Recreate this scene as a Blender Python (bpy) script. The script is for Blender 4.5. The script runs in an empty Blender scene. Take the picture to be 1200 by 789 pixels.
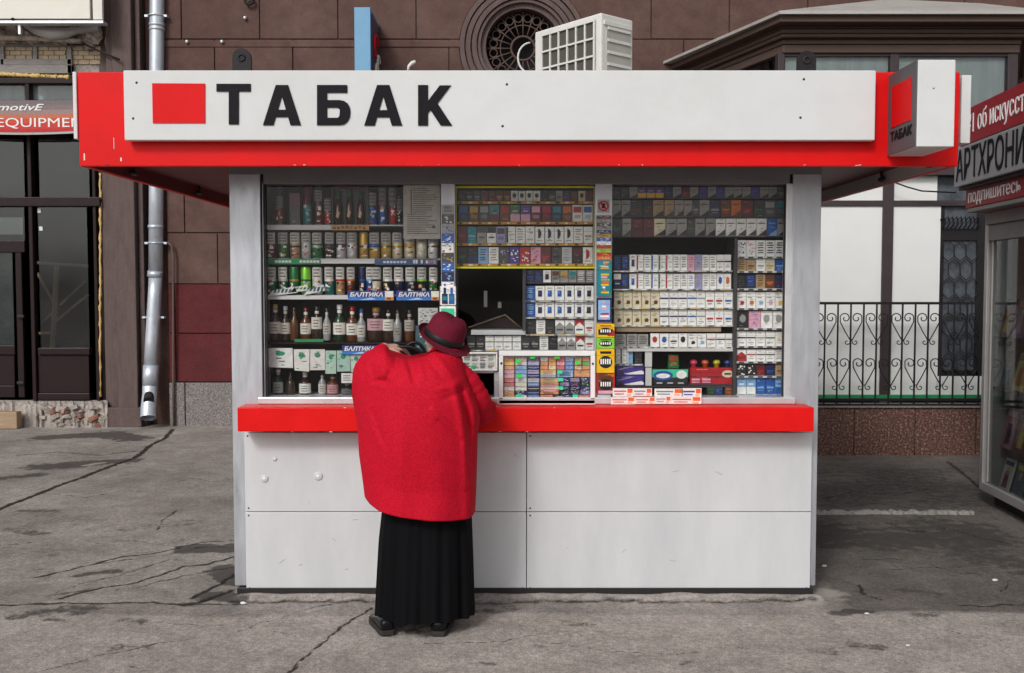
import bpy, bmesh, math, random
import numpy as np
from mathutils import Vector, Matrix

# ------------------------------------------------------------------ camera, sky, sun, exposure
SC = bpy.context.scene
COL = SC.collection
FPX, CX, CY = 1150.0, 600.0, 394.5           # focal length and centre in photo pixels
PITCH, CAMH = math.radians(2.86), 1.65
cam_d = bpy.data.cameras.new('camera')
cam_d.sensor_fit = 'HORIZONTAL'; cam_d.sensor_width = 36.0; cam_d.lens = 36.0 * FPX / 1200.0
cam_d.clip_start = 0.05; cam_d.clip_end = 500
cam = bpy.data.objects.new('camera', cam_d); COL.objects.link(cam)
cam.location = (0, 0, CAMH); cam.rotation_euler = (math.pi / 2 - PITCH, 0, 0)
SC.camera = cam

SUN_EL, SUN_AZ = math.radians(37), math.radians(206)   # azimuth clockwise from +Y: behind the camera, a little to its left
W = bpy.data.worlds.new('World'); SC.world = W; W.use_nodes = True
wn = W.node_tree; wn.nodes.clear()
sky = wn.nodes.new('ShaderNodeTexSky'); sky.sky_type = 'NISHITA'; sky.sun_disc = False
sky.sun_elevation = SUN_EL; sky.sun_rotation = SUN_AZ; sky.air_density = 1.0; sky.dust_density = 4.0; sky.ozone_density = 1.0
hs = wn.nodes.new('ShaderNodeHueSaturation'); hs.inputs['Saturation'].default_value = 0.18
bgn = wn.nodes.new('ShaderNodeBackground'); bgn.inputs['Strength'].default_value = 0.12
wo = wn.nodes.new('ShaderNodeOutputWorld')
wn.links.new(sky.outputs[0], hs.inputs['Color']); wn.links.new(hs.outputs[0], bgn.inputs[0]); wn.links.new(bgn.outputs[0], wo.inputs[0])
sun_d = bpy.data.lights.new('sun', 'SUN'); sun_d.energy = 1.5; sun_d.angle = math.radians(11); sun_d.color = (1.0, 0.965, 0.92)
sun = bpy.data.objects.new('sun', sun_d); COL.objects.link(sun)
sdir = Vector((math.sin(SUN_AZ) * math.cos(SUN_EL), math.cos(SUN_AZ) * math.cos(SUN_EL), math.sin(SUN_EL)))
sun.rotation_euler = (-sdir).to_track_quat('-Z', 'Y').to_euler()
sun.location = (0, 0, 12)
vs = SC.view_settings
vs.view_transform = 'Standard'; vs.look = 'None'; vs.gamma = 1.0; vs.use_curve_mapping = False
vs.exposure = -0.10
SC.cycles.max_bounces = 8; SC.cycles.transparent_max_bounces = 16
SC.cycles.use_denoising = True
SC.cycles.caustics_reflective = False; SC.cycles.caustics_refractive = False

# ------------------------------------------------------------------ helpers
_s, _c = math.sin(PITCH), math.cos(PITCH)
def P(x, y, Y):
    """world point seen at photo pixel (x, y) at distance Y in front of the camera"""
    u = (x - CX) / FPX; v = (CY - y) / FPX
    dy = _c + v * _s; dz = -_s + v * _c
    t = Y / dy
    return Vector((u * t, Y, CAMH + dz * t))
def PG(x, y):
    """ground point at pixel"""
    u = (x - CX) / FPX; v = (CY - y) / FPX
    dy = _c + v * _s; dz = -_s + v * _c
    t = -CAMH / dz
    return Vector((u * t, dy * t, 0))
def lin(h):
    if not isinstance(h, str): return tuple(h)
    h = h.lstrip('#')
    o = []
    for i in (0, 2, 4):
        c = int(h[i:i + 2], 16) / 255
        o.append(c / 12.92 if c <= 0.04045 else ((c + 0.055) / 1.055) ** 2.4)
    return tuple(o)

ORG = {}
class MB:
    """collects shapes into one mesh"""
    def __init__(self): self.v = []; self.f = []; self.c = []; self.sm = []
    def add(self, vs_, fs, col=None, smooth=False):
        o = len(self.v)
        self.v += [tuple(p) for p in vs_]
        for f in fs:
            self.f.append(tuple(i + o for i in f)); self.c.append(col); self.sm.append(smooth)
        return self
    def box(self, x0, x1, y0, y1, z0, z1, col=None):
        if x0 > x1: x0, x1 = x1, x0
        if y0 > y1: y0, y1 = y1, y0
        if z0 > z1: z0, z1 = z1, z0
        return self.add([(x0,y0,z0),(x1,y0,z0),(x1,y1,z0),(x0,y1,z0),(x0,y0,z1),(x1,y0,z1),(x1,y1,z1),(x0,y1,z1)],
                 [(0,3,2,1),(4,5,6,7),(0,1,5,4),(1,2,6,5),(2,3,7,6),(3,0,4,7)], col)
    def pbox(self, xa, ya, xb, yb, Y, depth, col=None):
        """box whose front face fills pixels (xa,ya)-(xb,yb) at distance Y"""
        a = P(xa, ya, Y); b = P(xb, yb, Y)
        return self.box(a.x, b.x, Y, Y + depth, a.z, b.z, col)
    def prism(self, poly, y0, y1, col=None):
        """poly: (x,z) points extruded from y0 (front) to y1"""
        ar = sum(poly[i][0]*poly[(i+1)%len(poly)][1]-poly[(i+1)%len(poly)][0]*poly[i][1] for i in range(len(poly)))
        if ar < 0: poly = poly[::-1]
        n = len(poly)
        vs_ = [(p[0], y0, p[1]) for p in poly] + [(p[0], y1, p[1]) for p in poly]
        fs = [tuple(range(n)), tuple(range(2*n-1, n-1, -1))] + [(i, i+n, (i+1)%n+n, (i+1)%n) for i in range(n)]
        return self.add(vs_, fs, col)
    def hprism(self, poly, z0, z1, col=None):
        """poly: (x,y) points extruded in z"""
        ar = sum(poly[i][0]*poly[(i+1)%len(poly)][1]-poly[(i+1)%len(poly)][0]*poly[i][1] for i in range(len(poly)))
        if ar < 0: poly = poly[::-1]
        n = len(poly)
        vs_ = [(p[0], p[1], z0) for p in poly] + [(p[0], p[1], z1) for p in poly]
        fs = [tuple(range(n-1,-1,-1)), tuple(range(n, 2*n))] + [(i, (i+1)%n, (i+1)%n+n, i+n) for i in range(n)]
        return self.add(vs_, fs, col)
    def tube(self, pts, r, seg=8, col=None, smooth=True, cap=True):
        pts = [Vector(p) for p in pts]; n = len(pts)
        rs = r if isinstance(r, (list, tuple)) else [r] * n
        vs_, fs = [], []
        up = None
        for i, p in enumerate(pts):
            t = (pts[min(i+1, n-1)] - pts[max(i-1, 0)]).normalized()
            if up is None:
                up = Vector((0,0,1)) if abs(t.z) < .9 else Vector((1,0,0))
            a = t.cross(up)
            if a.length < 1e-5: a = t.orthogonal()
            a.normalize(); b = a.cross(t).normalized(); up = b
            for k in range(seg):
                th = 2*math.pi*k/seg
                vs_.append(p + a*(math.cos(th)*rs[i]) + b*(math.sin(th)*rs[i]))
        for i in range(n-1):
            for k in range(seg):
                k2 = (k+1) % seg
                fs.append((i*seg+k, (i+1)*seg+k, (i+1)*seg+k2, i*seg+k2))
        self.add(vs_, fs, col, smooth)
        if cap:
            o = len(self.v) - len(vs_)
            self.f.append(tuple(o + k for k in range(seg))); self.c.append(col); self.sm.append(False)
            self.f.append(tuple(o + (n-1)*seg + k for k in range(seg-1, -1, -1))); self.c.append(col); self.sm.append(False)
        return self
    def lathe(self, prof, cx, cy, cz, seg=20, col=None, cols=None, a0=0.0, a1=2*math.pi, smooth=True):
        """prof: (r,z) bottom to top, cols: one per step"""
        full = abs(a1 - a0 - 2*math.pi) < 1e-6
        m = seg if full else seg + 1
        vs_ = []
        for r, z in prof:
            for k in range(m):
                th = a0 + (a1-a0)*k/seg
                vs_.append((cx + r*math.cos(th), cy + r*math.sin(th), cz + z))
        for i in range(len(prof)-1):
            fs = []
            for k in range(seg):
                k2 = (k+1) % m
                fs.append((i*m+k, i*m+k2, (i+1)*m+k2, (i+1)*m+k))
            o = len(self.v)
            if i == 0:
                base = o; self.v += vs_
            for f in fs:
                self.f.append(tuple(base + q for q in f)); self.c.append(cols[i] if cols else col); self.sm.append(smooth)
        return self
    def capsule(self, p0, p1, r0, r1, seg=12):
        p0, p1 = Vector(p0), Vector(p1); d = (p1-p0); L = d.length
        pts, rs = [], []
        t = d.normalized() if L > 1e-6 else Vector((0,0,1))
        for a in (90, 60, 30, 0): pts.append(p0 - t*(r0*math.sin(math.radians(a)))); rs.append(max(r0*math.cos(math.radians(a)), 1e-4))
        for a in (0, 30, 60, 90): pts.append(p1 + t*(r1*math.sin(math.radians(a)))); rs.append(max(r1*math.cos(math.radians(a)), 1e-4))
        return self.tube(pts, rs, seg)
    def ellipsoid(self, c, r, rot=None, seg=20, rings=12):
        c = Vector(c); vs_, fs = [], []
        for i in range(rings+1):
            ph = -math.pi/2 + math.pi*i/rings
            for k in range(seg):
                th = 2*math.pi*k/seg
                q = Vector((max(math.cos(ph),1e-3)*math.cos(th)*r[0], max(math.cos(ph),1e-3)*math.sin(th)*r[1], math.sin(ph)*r[2]))
                if rot: q = rot @ q
                vs_.append(c+q)
        for i in range(rings):
            for k in range(seg):
                k2=(k+1)%seg
                fs.append((i*seg+k, i*seg+k2, (i+1)*seg+k2, (i+1)*seg+k))
        fs.append(tuple(range(seg-1,-1,-1))); fs.append(tuple(rings*seg+k for k in range(seg)))
        return self.add(vs_, fs, None, True)
    def xform(self, M):
        self.v = [tuple(M @ Vector(p)) for p in self.v]; return self
    def mesh(self, name, org=(0,0,0), colors=True):
        me = bpy.data.meshes.new(name)
        ox, oy, oz = org
        me.from_pydata([(a-ox, b-oy, c-oz) for a, b, c in self.v], [], self.f)
        me.polygons.foreach_set('use_smooth', self.sm)
        if any(c is not None for c in self.c):
            at = me.color_attributes.new('Col', 'FLOAT_COLOR', 'CORNER')
            buf = []
            for f, c in zip(self.f, self.c):
                c = (.5,.5,.5) if c is None else c
                buf += [c[0], c[1], c[2], 1.0] * len(f)
            at.data.foreach_set('color', buf)
        me.update()
        return me
    def build(self, name, mat, parent=None, origin=None, bevel=0.0, local=False, subd=0):
        if parent is not None and not local: org = ORG[parent.name]
        elif origin is not None: org = Vector(origin)
        else: org = Vector((0,0,0))
        me = self.mesh(name, org)
        mats = mat if isinstance(mat, (list, tuple)) else [mat]
        for m in mats: me.materials.append(M(m) if isinstance(m, str) else m)
        o = bpy.data.objects.new(name, me); COL.objects.link(o)
        if parent is not None:
            o.parent = parent; ORG[o.name] = org
        else:
            o.location = org; ORG[o.name] = org
        if bevel:
            b = o.modifiers.new('edge', 'BEVEL'); b.width = bevel; b.segments = 2; b.limit_method = 'ANGLE'; b.angle_limit = math.radians(40)
        if subd:
            s = o.modifiers.new('smooth', 'SUBSURF'); s.levels = s.render_levels = subd
        return o

def empty(name, loc, rotz=0.0):
    o = bpy.data.objects.new(name, None); COL.objects.link(o); o.location = loc; o.rotation_euler = (0,0,rotz)
    o.empty_display_size = 0.1
    ORG[o.name] = Vector(loc) if rotz == 0 else Vector((0,0,0))
    return o
def tag(o, label=None, cat=None, group=None, kind=None):
    if label: o['label'] = label
    if cat: o['category'] = cat
    if group: o['group'] = group
    if kind: o['kind'] = kind
    return o
def text_mb(s, size, depth=0.004, bold=0.0, col=None, shear=0.0):
    """text as an MB in local coords: x to the right, z up, facing -y, start at x=0 baseline z=0; returns (mb, width)"""
    cu = bpy.data.curves.new('t', 'FONT'); cu.body = s; cu.size = size; cu.extrude = depth/2; cu.offset = bold; cu.shear = shear
    cu.resolution_u = 3
    ob = bpy.data.objects.new('t', cu); COL.objects.link(ob)
    dg = bpy.context.evaluated_depsgraph_get(); ev = ob.evaluated_get(dg); me = ev.to_mesh()
    mb = MB()
    vs_ = [(v.co.x, -v.co.z, v.co.y) for v in me.vertices]
    fs = [tuple(p.vertices) for p in me.polygons]
    mb.add(vs_, fs, col)
    ev.to_mesh_clear(); bpy.data.objects.remove(ob); bpy.data.curves.remove(cu)
    w = max((v[0] for v in vs_), default=0)
    return mb, w
def split_letters(mb):
    """one MB per letter: islands whose x ranges overlap belong together"""
    n = len(mb.v); par = list(range(n))
    def fd(i):
        while par[i] != i: par[i] = par[par[i]]; i = par[i]
        return i
    for f in mb.f:
        for k in f[1:]: par[fd(k)] = fd(f[0])
    isl = {}
    for f in mb.f: isl.setdefault(fd(f[0]), []).append(f)
    items = []
    for fs in isl.values():
        ids = sorted({i for f in fs for i in f}); xs = [mb.v[i][0] for i in ids]; items.append([min(xs), max(xs), fs])
    items.sort(key=lambda t: t[0]); out = []
    for lo, hi, fs in items:
        if out and min(hi, out[-1][1]) - max(lo, out[-1][0]) > .6*min(hi-lo, out[-1][1]-out[-1][0]): out[-1][1] = max(hi, out[-1][1]); out[-1][2] += fs
        else: out.append([lo, hi, list(fs)])
    res = []
    for lo, hi, fs in out:
        ids = sorted({i for f in fs for i in f}); mp = {i: k for k, i in enumerate(ids)}; q = MB()
        q.add([mb.v[i] for i in ids], [tuple(mp[i] for i in f) for f in fs]); res.append(q)
    return res
def ordw(n):
    return ['first','second','third','fourth','fifth','sixth','seventh','eighth','ninth','tenth','eleventh','twelfth','thirteenth','fourteenth','fifteenth',
            'sixteenth','seventeenth','eighteenth','nineteenth','twentieth'][n-1]

# ------------------------------------------------------------------ materials
MATS = {}
def M(n): return MATS[n]
def _new(name):
    m = bpy.data.materials.new(name); m.use_nodes = True; MATS[name] = m
    nt = m.node_tree; return m, nt, nt.nodes['Principled BSDF']
def mat(name, col, rough=.5, metal=0.0, var=0.12, scale=6.0, bump=0.0, bscale=60.0, stretch=(1,1,1), col2=None, c2scale=3.0, c2lo=.5, c2hi=.7, spec=.25, rvar=0.0, coat=0.0, fine=0.0):
    m, nt, b = _new(name); N, Lk = nt.nodes, nt.links
    col = lin(col)
    tc = N.new('ShaderNodeTexCoord'); mp = N.new('ShaderNodeMapping'); mp.inputs['Scale'].default_value = stretch
    Lk.new(tc.outputs['Object'], mp.inputs[0])
    n1 = N.new('ShaderNodeTexNoise'); n1.inputs['Scale'].default_value = scale; n1.inputs['Detail'].default_value = 8; n1.inputs['Roughness'].default_value = .65
    Lk.new(mp.outputs[0], n1.inputs['Vector'])
    r1 = N.new('ShaderNodeMapRange'); r1.inputs['From Min'].default_value = .25; r1.inputs['From Max'].default_value = .75
    r1.inputs['To Min'].default_value = 1-var; r1.inputs['To Max'].default_value = 1+var
    Lk.new(n1.outputs['Fac'], r1.inputs[0])
    base = None
    if col2 is not None:
        n2 = N.new('ShaderNodeTexNoise'); n2.inputs['Scale'].default_value = c2scale; n2.inputs['Detail'].default_value = 10; n2.inputs['Roughness'].default_value = .7
        Lk.new(mp.outputs[0], n2.inputs['Vector'])
        r2 = N.new('ShaderNodeMapRange'); r2.inputs['From Min'].default_value = c2lo; r2.inputs['From Max'].default_value = c2hi
        Lk.new(n2.outputs['Fac'], r2.inputs[0])
        mx = N.new('ShaderNodeMix'); mx.data_type = 'RGBA'
        mx.inputs['A'].default_value = (*col, 1); mx.inputs['B'].default_value = (*lin(col2), 1)
        Lk.new(r2.outputs[0], mx.inputs['Factor']); base = mx.outputs['Result']
    sc_ = N.new('ShaderNodeVectorMath'); sc_.operation = 'SCALE'
    if base: Lk.new(base, sc_.inputs[0])
    else: sc_.inputs[0].default_value = col
    Lk.new(r1.outputs[0], sc_.inputs['Scale'])
    out = sc_.outputs[0]
    if fine:
        n3 = N.new('ShaderNodeTexNoise'); n3.inputs['Scale'].default_value = bscale*1.5; n3.inputs['Detail'].default_value = 4
        Lk.new(tc.outputs['Object'], n3.inputs['Vector'])
        r3 = N.new('ShaderNodeMapRange'); r3.inputs['From Min'].default_value = .3; r3.inputs['From Max'].default_value = .7
        r3.inputs['To Min'].default_value = 1-fine; r3.inputs['To Max'].default_value = 1+fine
        Lk.new(n3.outputs['Fac'], r3.inputs[0])
        s3 = N.new('ShaderNodeVectorMath'); s3.operation = 'SCALE'; Lk.new(out, s3.inputs[0]); Lk.new(r3.outputs[0], s3.inputs['Scale']); out = s3.outputs[0]
    Lk.new(out, b.inputs['Base Color'])
    b.inputs['Roughness'].default_value = rough; b.inputs['Metallic'].default_value = metal
    b.inputs['Specular IOR Level'].default_value = spec
    if coat: b.inputs['Coat Weight'].default_value = coat
    if rvar:
        r4 = N.new('ShaderNodeMapRange'); r4.inputs['To Min'].default_value = max(rough-rvar, .02); r4.inputs['To Max'].default_value = min(rough+rvar, 1)
        r4.inputs['From Min'].default_value = .3; r4.inputs['From Max'].default_value = .7
        Lk.new(n1.outputs['Fac'], r4.inputs[0]); Lk.new(r4.outputs[0], b.inputs['Roughness'])
    if bump:
        nb = N.new('ShaderNodeTexNoise'); nb.inputs['Scale'].default_value = bscale; nb.inputs['Detail'].default_value = 6
        Lk.new(mp.outputs[0], nb.inputs['Vector'])
        bm = N.new('ShaderNodeBump'); bm.inputs['Strength'].default_value = bump; bm.inputs['Distance'].default_value = .01
        Lk.new(nb.outputs['Fac'], bm.inputs['Height']); Lk.new(bm.outputs[0], b.inputs['Normal'])
    return m
def printed(name, rough, metal=0.0, coat=0.0, bump=0.0):
    """colour from the print on the piece itself (mesh attribute Col)"""
    m, nt, b = _new(name); N, Lk = nt.nodes, nt.links
    a = N.new('ShaderNodeAttribute'); a.attribute_name = 'Col'
    tc = N.new('ShaderNodeTexCoord'); n1 = N.new('ShaderNodeTexNoise'); n1.inputs['Scale'].default_value = 40; n1.inputs['Detail'].default_value = 4
    Lk.new(tc.outputs['Object'], n1.inputs['Vector'])
    r1 = N.new('ShaderNodeMapRange'); r1.inputs['From Min'].default_value=.3; r1.inputs['From Max'].default_value=.7; r1.inputs['To Min'].default_value=.88; r1.inputs['To Max'].default_value=1.1
    Lk.new(n1.outputs['Fac'], r1.inputs[0])
    s = N.new('ShaderNodeVectorMath'); s.operation = 'SCALE'; Lk.new(a.outputs['Color'], s.inputs[0]); Lk.new(r1.outputs[0], s.inputs['Scale'])
    Lk.new(s.outputs[0], b.inputs['Base Color'])
    b.inputs['Roughness'].default_value = rough; b.inputs['Metallic'].default_value = metal; b.inputs['Coat Weight'].default_value = coat
    return m
def glass(name, tint=(.93,.96,.95), refl=1.0, rough=.01, dirt=0.0):
    m, nt, b = _new(name); N, Lk = nt.nodes, nt.links
    N.remove(b); out = N['Material Output']
    tr = N.new('ShaderNodeBsdfTransparent'); tr.inputs[0].default_value = (*tint, 1)
    gl = N.new('ShaderNodeBsdfGlossy'); gl.inputs['Roughness'].default_value = rough
    fr = N.new('ShaderNodeFresnel'); fr.inputs['IOR'].default_value = 1.5
    mu = N.new('ShaderNodeMath'); mu.operation = 'MULTIPLY'; mu.inputs[1].default_value = refl; mu.use_clamp = True
    Lk.new(fr.outputs[0], mu.inputs[0])
    mx = N.new('ShaderNodeMixShader'); Lk.new(mu.outputs[0], mx.inputs[0]); Lk.new(tr.outputs[0], mx.inputs[1]); Lk.new(gl.outputs[0], mx.inputs[2])
    last = mx.outputs[0]
    if dirt:
        df = N.new('ShaderNodeBsdfDiffuse'); df.inputs[0].default_value = (.55,.53,.5,1)
        tc = N.new('ShaderNodeTexCoord'); nz = N.new('ShaderNodeTexNoise'); nz.inputs['Scale'].default_value = 2.5; nz.inputs['Detail'].default_value = 9
        Lk.new(tc.outputs['Object'], nz.inputs['Vector'])
        r = N.new('ShaderNodeMapRange'); r.inputs['From Min'].default_value=.35; r.inputs['From Max'].default_value=.8; r.inputs['To Max'].default_value=dirt
        Lk.new(nz.outputs['Fac'], r.inputs[0])
        m2 = N.new('ShaderNodeMixShader'); Lk.new(r.outputs[0], m2.inputs[0]); Lk.new(last, m2.inputs[1]); Lk.new(df.outputs[0], m2.inputs[2]); last = m2.outputs[0]
    Lk.new(last, out.inputs['Surface'])
    return m

mat('white_panel', (.61,.62,.635), .38, var=.05, scale=3, rvar=.08, col2=(.52,.53,.55), c2scale=2.2, bump=.03, bscale=4, c2lo=.45, c2hi=.75, stretch=(1,1,.3))
mat('sign_white', (.66,.675,.68), .35, var=.04, scale=2.5, rvar=.06, col2=(.58,.59,.59), c2scale=1.2, c2lo=.45, c2hi=.75)
mat('fascia_red', (.70,.007,.008), .42, var=.10, scale=4, rvar=.1, col2=(.60,.007,.008), c2scale=2.2, spec=.15)
mat('counter_red', (.72,.008,.008), .4, var=.08, scale=6, rvar=.1, spec=.15)
mat('letter_black', (.010,.009,.012), .5, var=.15, spec=.1)
mat('emblem_red', (.68,.008,.010), .45, var=.05, spec=.12)
mat('aluminium', (.50,.52,.56), .38, .55, var=.10, scale=5, rvar=.12, stretch=(6,6,1), col2=(.40,.42,.46), c2scale=2)
mat('aluminium_bright', (.66,.68,.70), .32, .5, var=.08, rvar=.1)
mat('header_grey', (.20,.20,.21), .45, .3, var=.1)  # aluminium under the canopy, its shade put into the colour
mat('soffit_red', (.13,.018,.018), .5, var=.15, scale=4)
mat('soffit_white', (.62,.60,.58), .5, var=.08)
mat('dark_steel', (.03,.028,.03), .5, .3, var=.2, scale=30)
mat('interior_dark', (.028,.026,.028), .7, var=.2, spec=.1)
mat('interior_brown', (.040,.024,.026), .7, var=.2, spec=.1)
mat('shelf_white', (.62,.62,.62), .45, var=.1)
mat('shelf_dark', (.06,.055,.06), .45, var=.2)
mat('yellow_trim', (.75,.70,.02), .45, var=.05)
mat('orange_strip', (.62,.30,.05), .5, var=.35, scale=50)
mat('white_plastic', (.80,.80,.80), .35, var=.03)
mat('side_grey', (.12,.12,.13), .5, .2, var=.1)  # box sign flank, its shade put into the grey
mat('screw_dark', (.05,.05,.05), .4, .6)
mat('lamp_glass', (.45,.5,.48), .2, .2)
printed('print_card', .45, coat=.15); printed('print_gloss', .22, coat=.3); printed('print_metal', .3, .45); printed('print_paper', .65)
glass('kiosk_glass', (.99,.995,.993), .26, dirt=.006)
glass('stand_glass', (.80,.82,.82), .3, dirt=.02)
glass('shop_glass', (.72,.75,.75), 1.0, dirt=.03)
glass('clear_glass', (.99,.99,.99), .4)
glass('bay_glass', (.94,.96,.96), 1.0)
mat('bottle_dark', (.035,.018,.012), .08, var=.2, spec=.6)
mat('bottle_green', (.012,.04,.018), .08, var=.2, spec=.6)
mat('bottle_brown', (.10,.035,.012), .08, var=.2, spec=.6)
mat('bottle_pale', (.30,.31,.31), .08, var=.2, spec=.6)
mat('wall_brown', (.100,.054,.046), .82, var=.26, scale=5, bump=.25, bscale=45, col2=(.140,.084,.072), c2scale=1.3, c2lo=.45, c2hi=.72, fine=.12)
mat('wall_joint', (.055,.04,.038), .9, var=.2)
mat('wall_maroon', (.105,.020,.022), .85, var=.28, scale=8, bump=.4, bscale=50, col2=(.075,.022,.022), c2scale=4, fine=.15)
mat('pilaster_brown', (.12,.085,.08), .75, var=.18, scale=7, bump=.2, bscale=40, stretch=(3,3,.6), col2=(.085,.06,.056), c2scale=2, fine=.1)
mat('granite_grey', (.20,.18,.175), .6, var=.35, scale=60, bump=.15, bscale=50, fine=.6)
mat('granite_red', (.12,.058,.045), .5, var=.3, scale=20, bump=.1, bscale=45, col2=(.26,.18,.155), c2scale=42, c2lo=.52, c2hi=.58, fine=.75)
mat('galvanised', (.60,.65,.72), .36, .45, var=.14, scale=9, rvar=.12, stretch=(1,1,.5), col2=(.45,.50,.57), c2scale=6, spec=.5)
mat('frame_brown', (.020,.010,.011), .4, var=.2, scale=5, spec=.2)
mat('foam_yellow', (.66,.46,.18), .9, var=.25, scale=40, bump=.8, bscale=60)
mat('brick_beige', (.50,.40,.28), .85, var=.2, scale=14, bump=.3, bscale=60, fine=.15)
mat('board_grey', (.26,.245,.235), .8, var=.25, scale=10, bump=.2, stretch=(1,1,4))
mat('plaster_broken', (.42,.36,.31), .95, var=.35, scale=9, bump=1.0, bscale=25, col2=(.16,.13,.12), c2scale=6, fine=.2)
mat('brick_red', (.26,.12,.085), .9, var=.3, scale=20, bump=.5, bscale=60)
mat('mortar', (.36,.32,.29), .95, var=.3, scale=15, bump=.8, bscale=50, col2=(.2,.17,.15), c2scale=8, fine=.25)
mat('wood_tan', (.36,.26,.17), .75, var=.2, scale=6, stretch=(1,8,8), bump=.2)
mat('wood_inside', (.22,.16,.11), .8, var=.25)
mat('sign_cream', (.74,.72,.66), .5, var=.05, scale=3, col2=(.64,.61,.55), c2scale=1.5)
mat('plastic_sheet', (.16,.20,.21), .25, var=.4, scale=6, bump=.8, bscale=9)
mat('paper_white', (.68,.70,.70), .6, var=.06)
mat('blue_box', (.18,.38,.58), .4, var=.06)
mat('blue_face', (.04,.05,.10), .4, var=.5, scale=5)
mat('ac_white', (.66,.66,.63), .5, var=.06, scale=5, col2=(.50,.49,.45), c2scale=6, c2lo=.55, c2hi=.8)
mat('ac_fins', (.085,.08,.07), .6, var=.3, scale=60, stretch=(1,1,12))
mat('ac_vent', (.40,.39,.36), .6, var=.1)
mat('bay_brown', (.100,.066,.055), .75, var=.14, scale=5, bump=.1, stretch=(.5,1,4))
mat('bay_frame', (.055,.042,.045), .5, var=.15)
mat('roof_metal', (.46,.44,.42), .55, .2, var=.12, scale=6, col2=(.33,.31,.29), c2scale=3)
mat('curtain_grey', (.52,.60,.59), .8, var=.2, scale=3, stretch=(4,1,.5))  # sky reflection of the bay panes put into this pale grey
mat('panel_cream', (.76,.77,.755), .55, var=.03, scale=3)
mat('green_strip', (.02,.26,.09), .5, var=.1)
mat('iron_black', (.020,.018,.020), .55, .2, var=.25, scale=30)
mat('grille_glass', (.075,.085,.10), .22, var=.6, scale=9, bump=.25, bscale=7)
mat('stand_alu', (.42,.41,.40), .42, .5, var=.1)
mat('stand_grey', (.22,.215,.21), .5, .2, var=.12)
mat('stand_sign', (.30,.31,.325), .4, .15, var=.06)
mat('stand_red', (.30,.022,.032), .45, var=.1)
mat('stand_dark', (.025,.02,.02), .6, var=.2)
mat('concrete', (.34,.325,.305), .9, var=.2, scale=8, bump=.3, bscale=70, fine=.2)
mat('skin', (.58,.36,.29), .5, var=.06, scale=20)
mat('hair_grey', (.38,.33,.27), .6, var=.4, scale=60, stretch=(6,6,.6), bump=.5)
mat('felt_burgundy', (.135,.007,.022), .88, var=.14, scale=30, bump=.15, bscale=220, fine=.12)
mat('ribbon_black', (.012,.012,.014), .5, var=.2)
mat('skirt_black', (.003,.003,.004), .8, var=.3, scale=5, stretch=(5,5,.3), spec=.10)
mat('leather_black', (.005,.005,.006), .2, var=.2, bump=.05, bscale=90)
mat('sole', (.035,.03,.028), .8, var=.2)
mat('bag_black', (.010,.010,.011), .4, var=.2)
mat('bag_lining', (.68,.60,.60), .7, var=.1)
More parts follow.
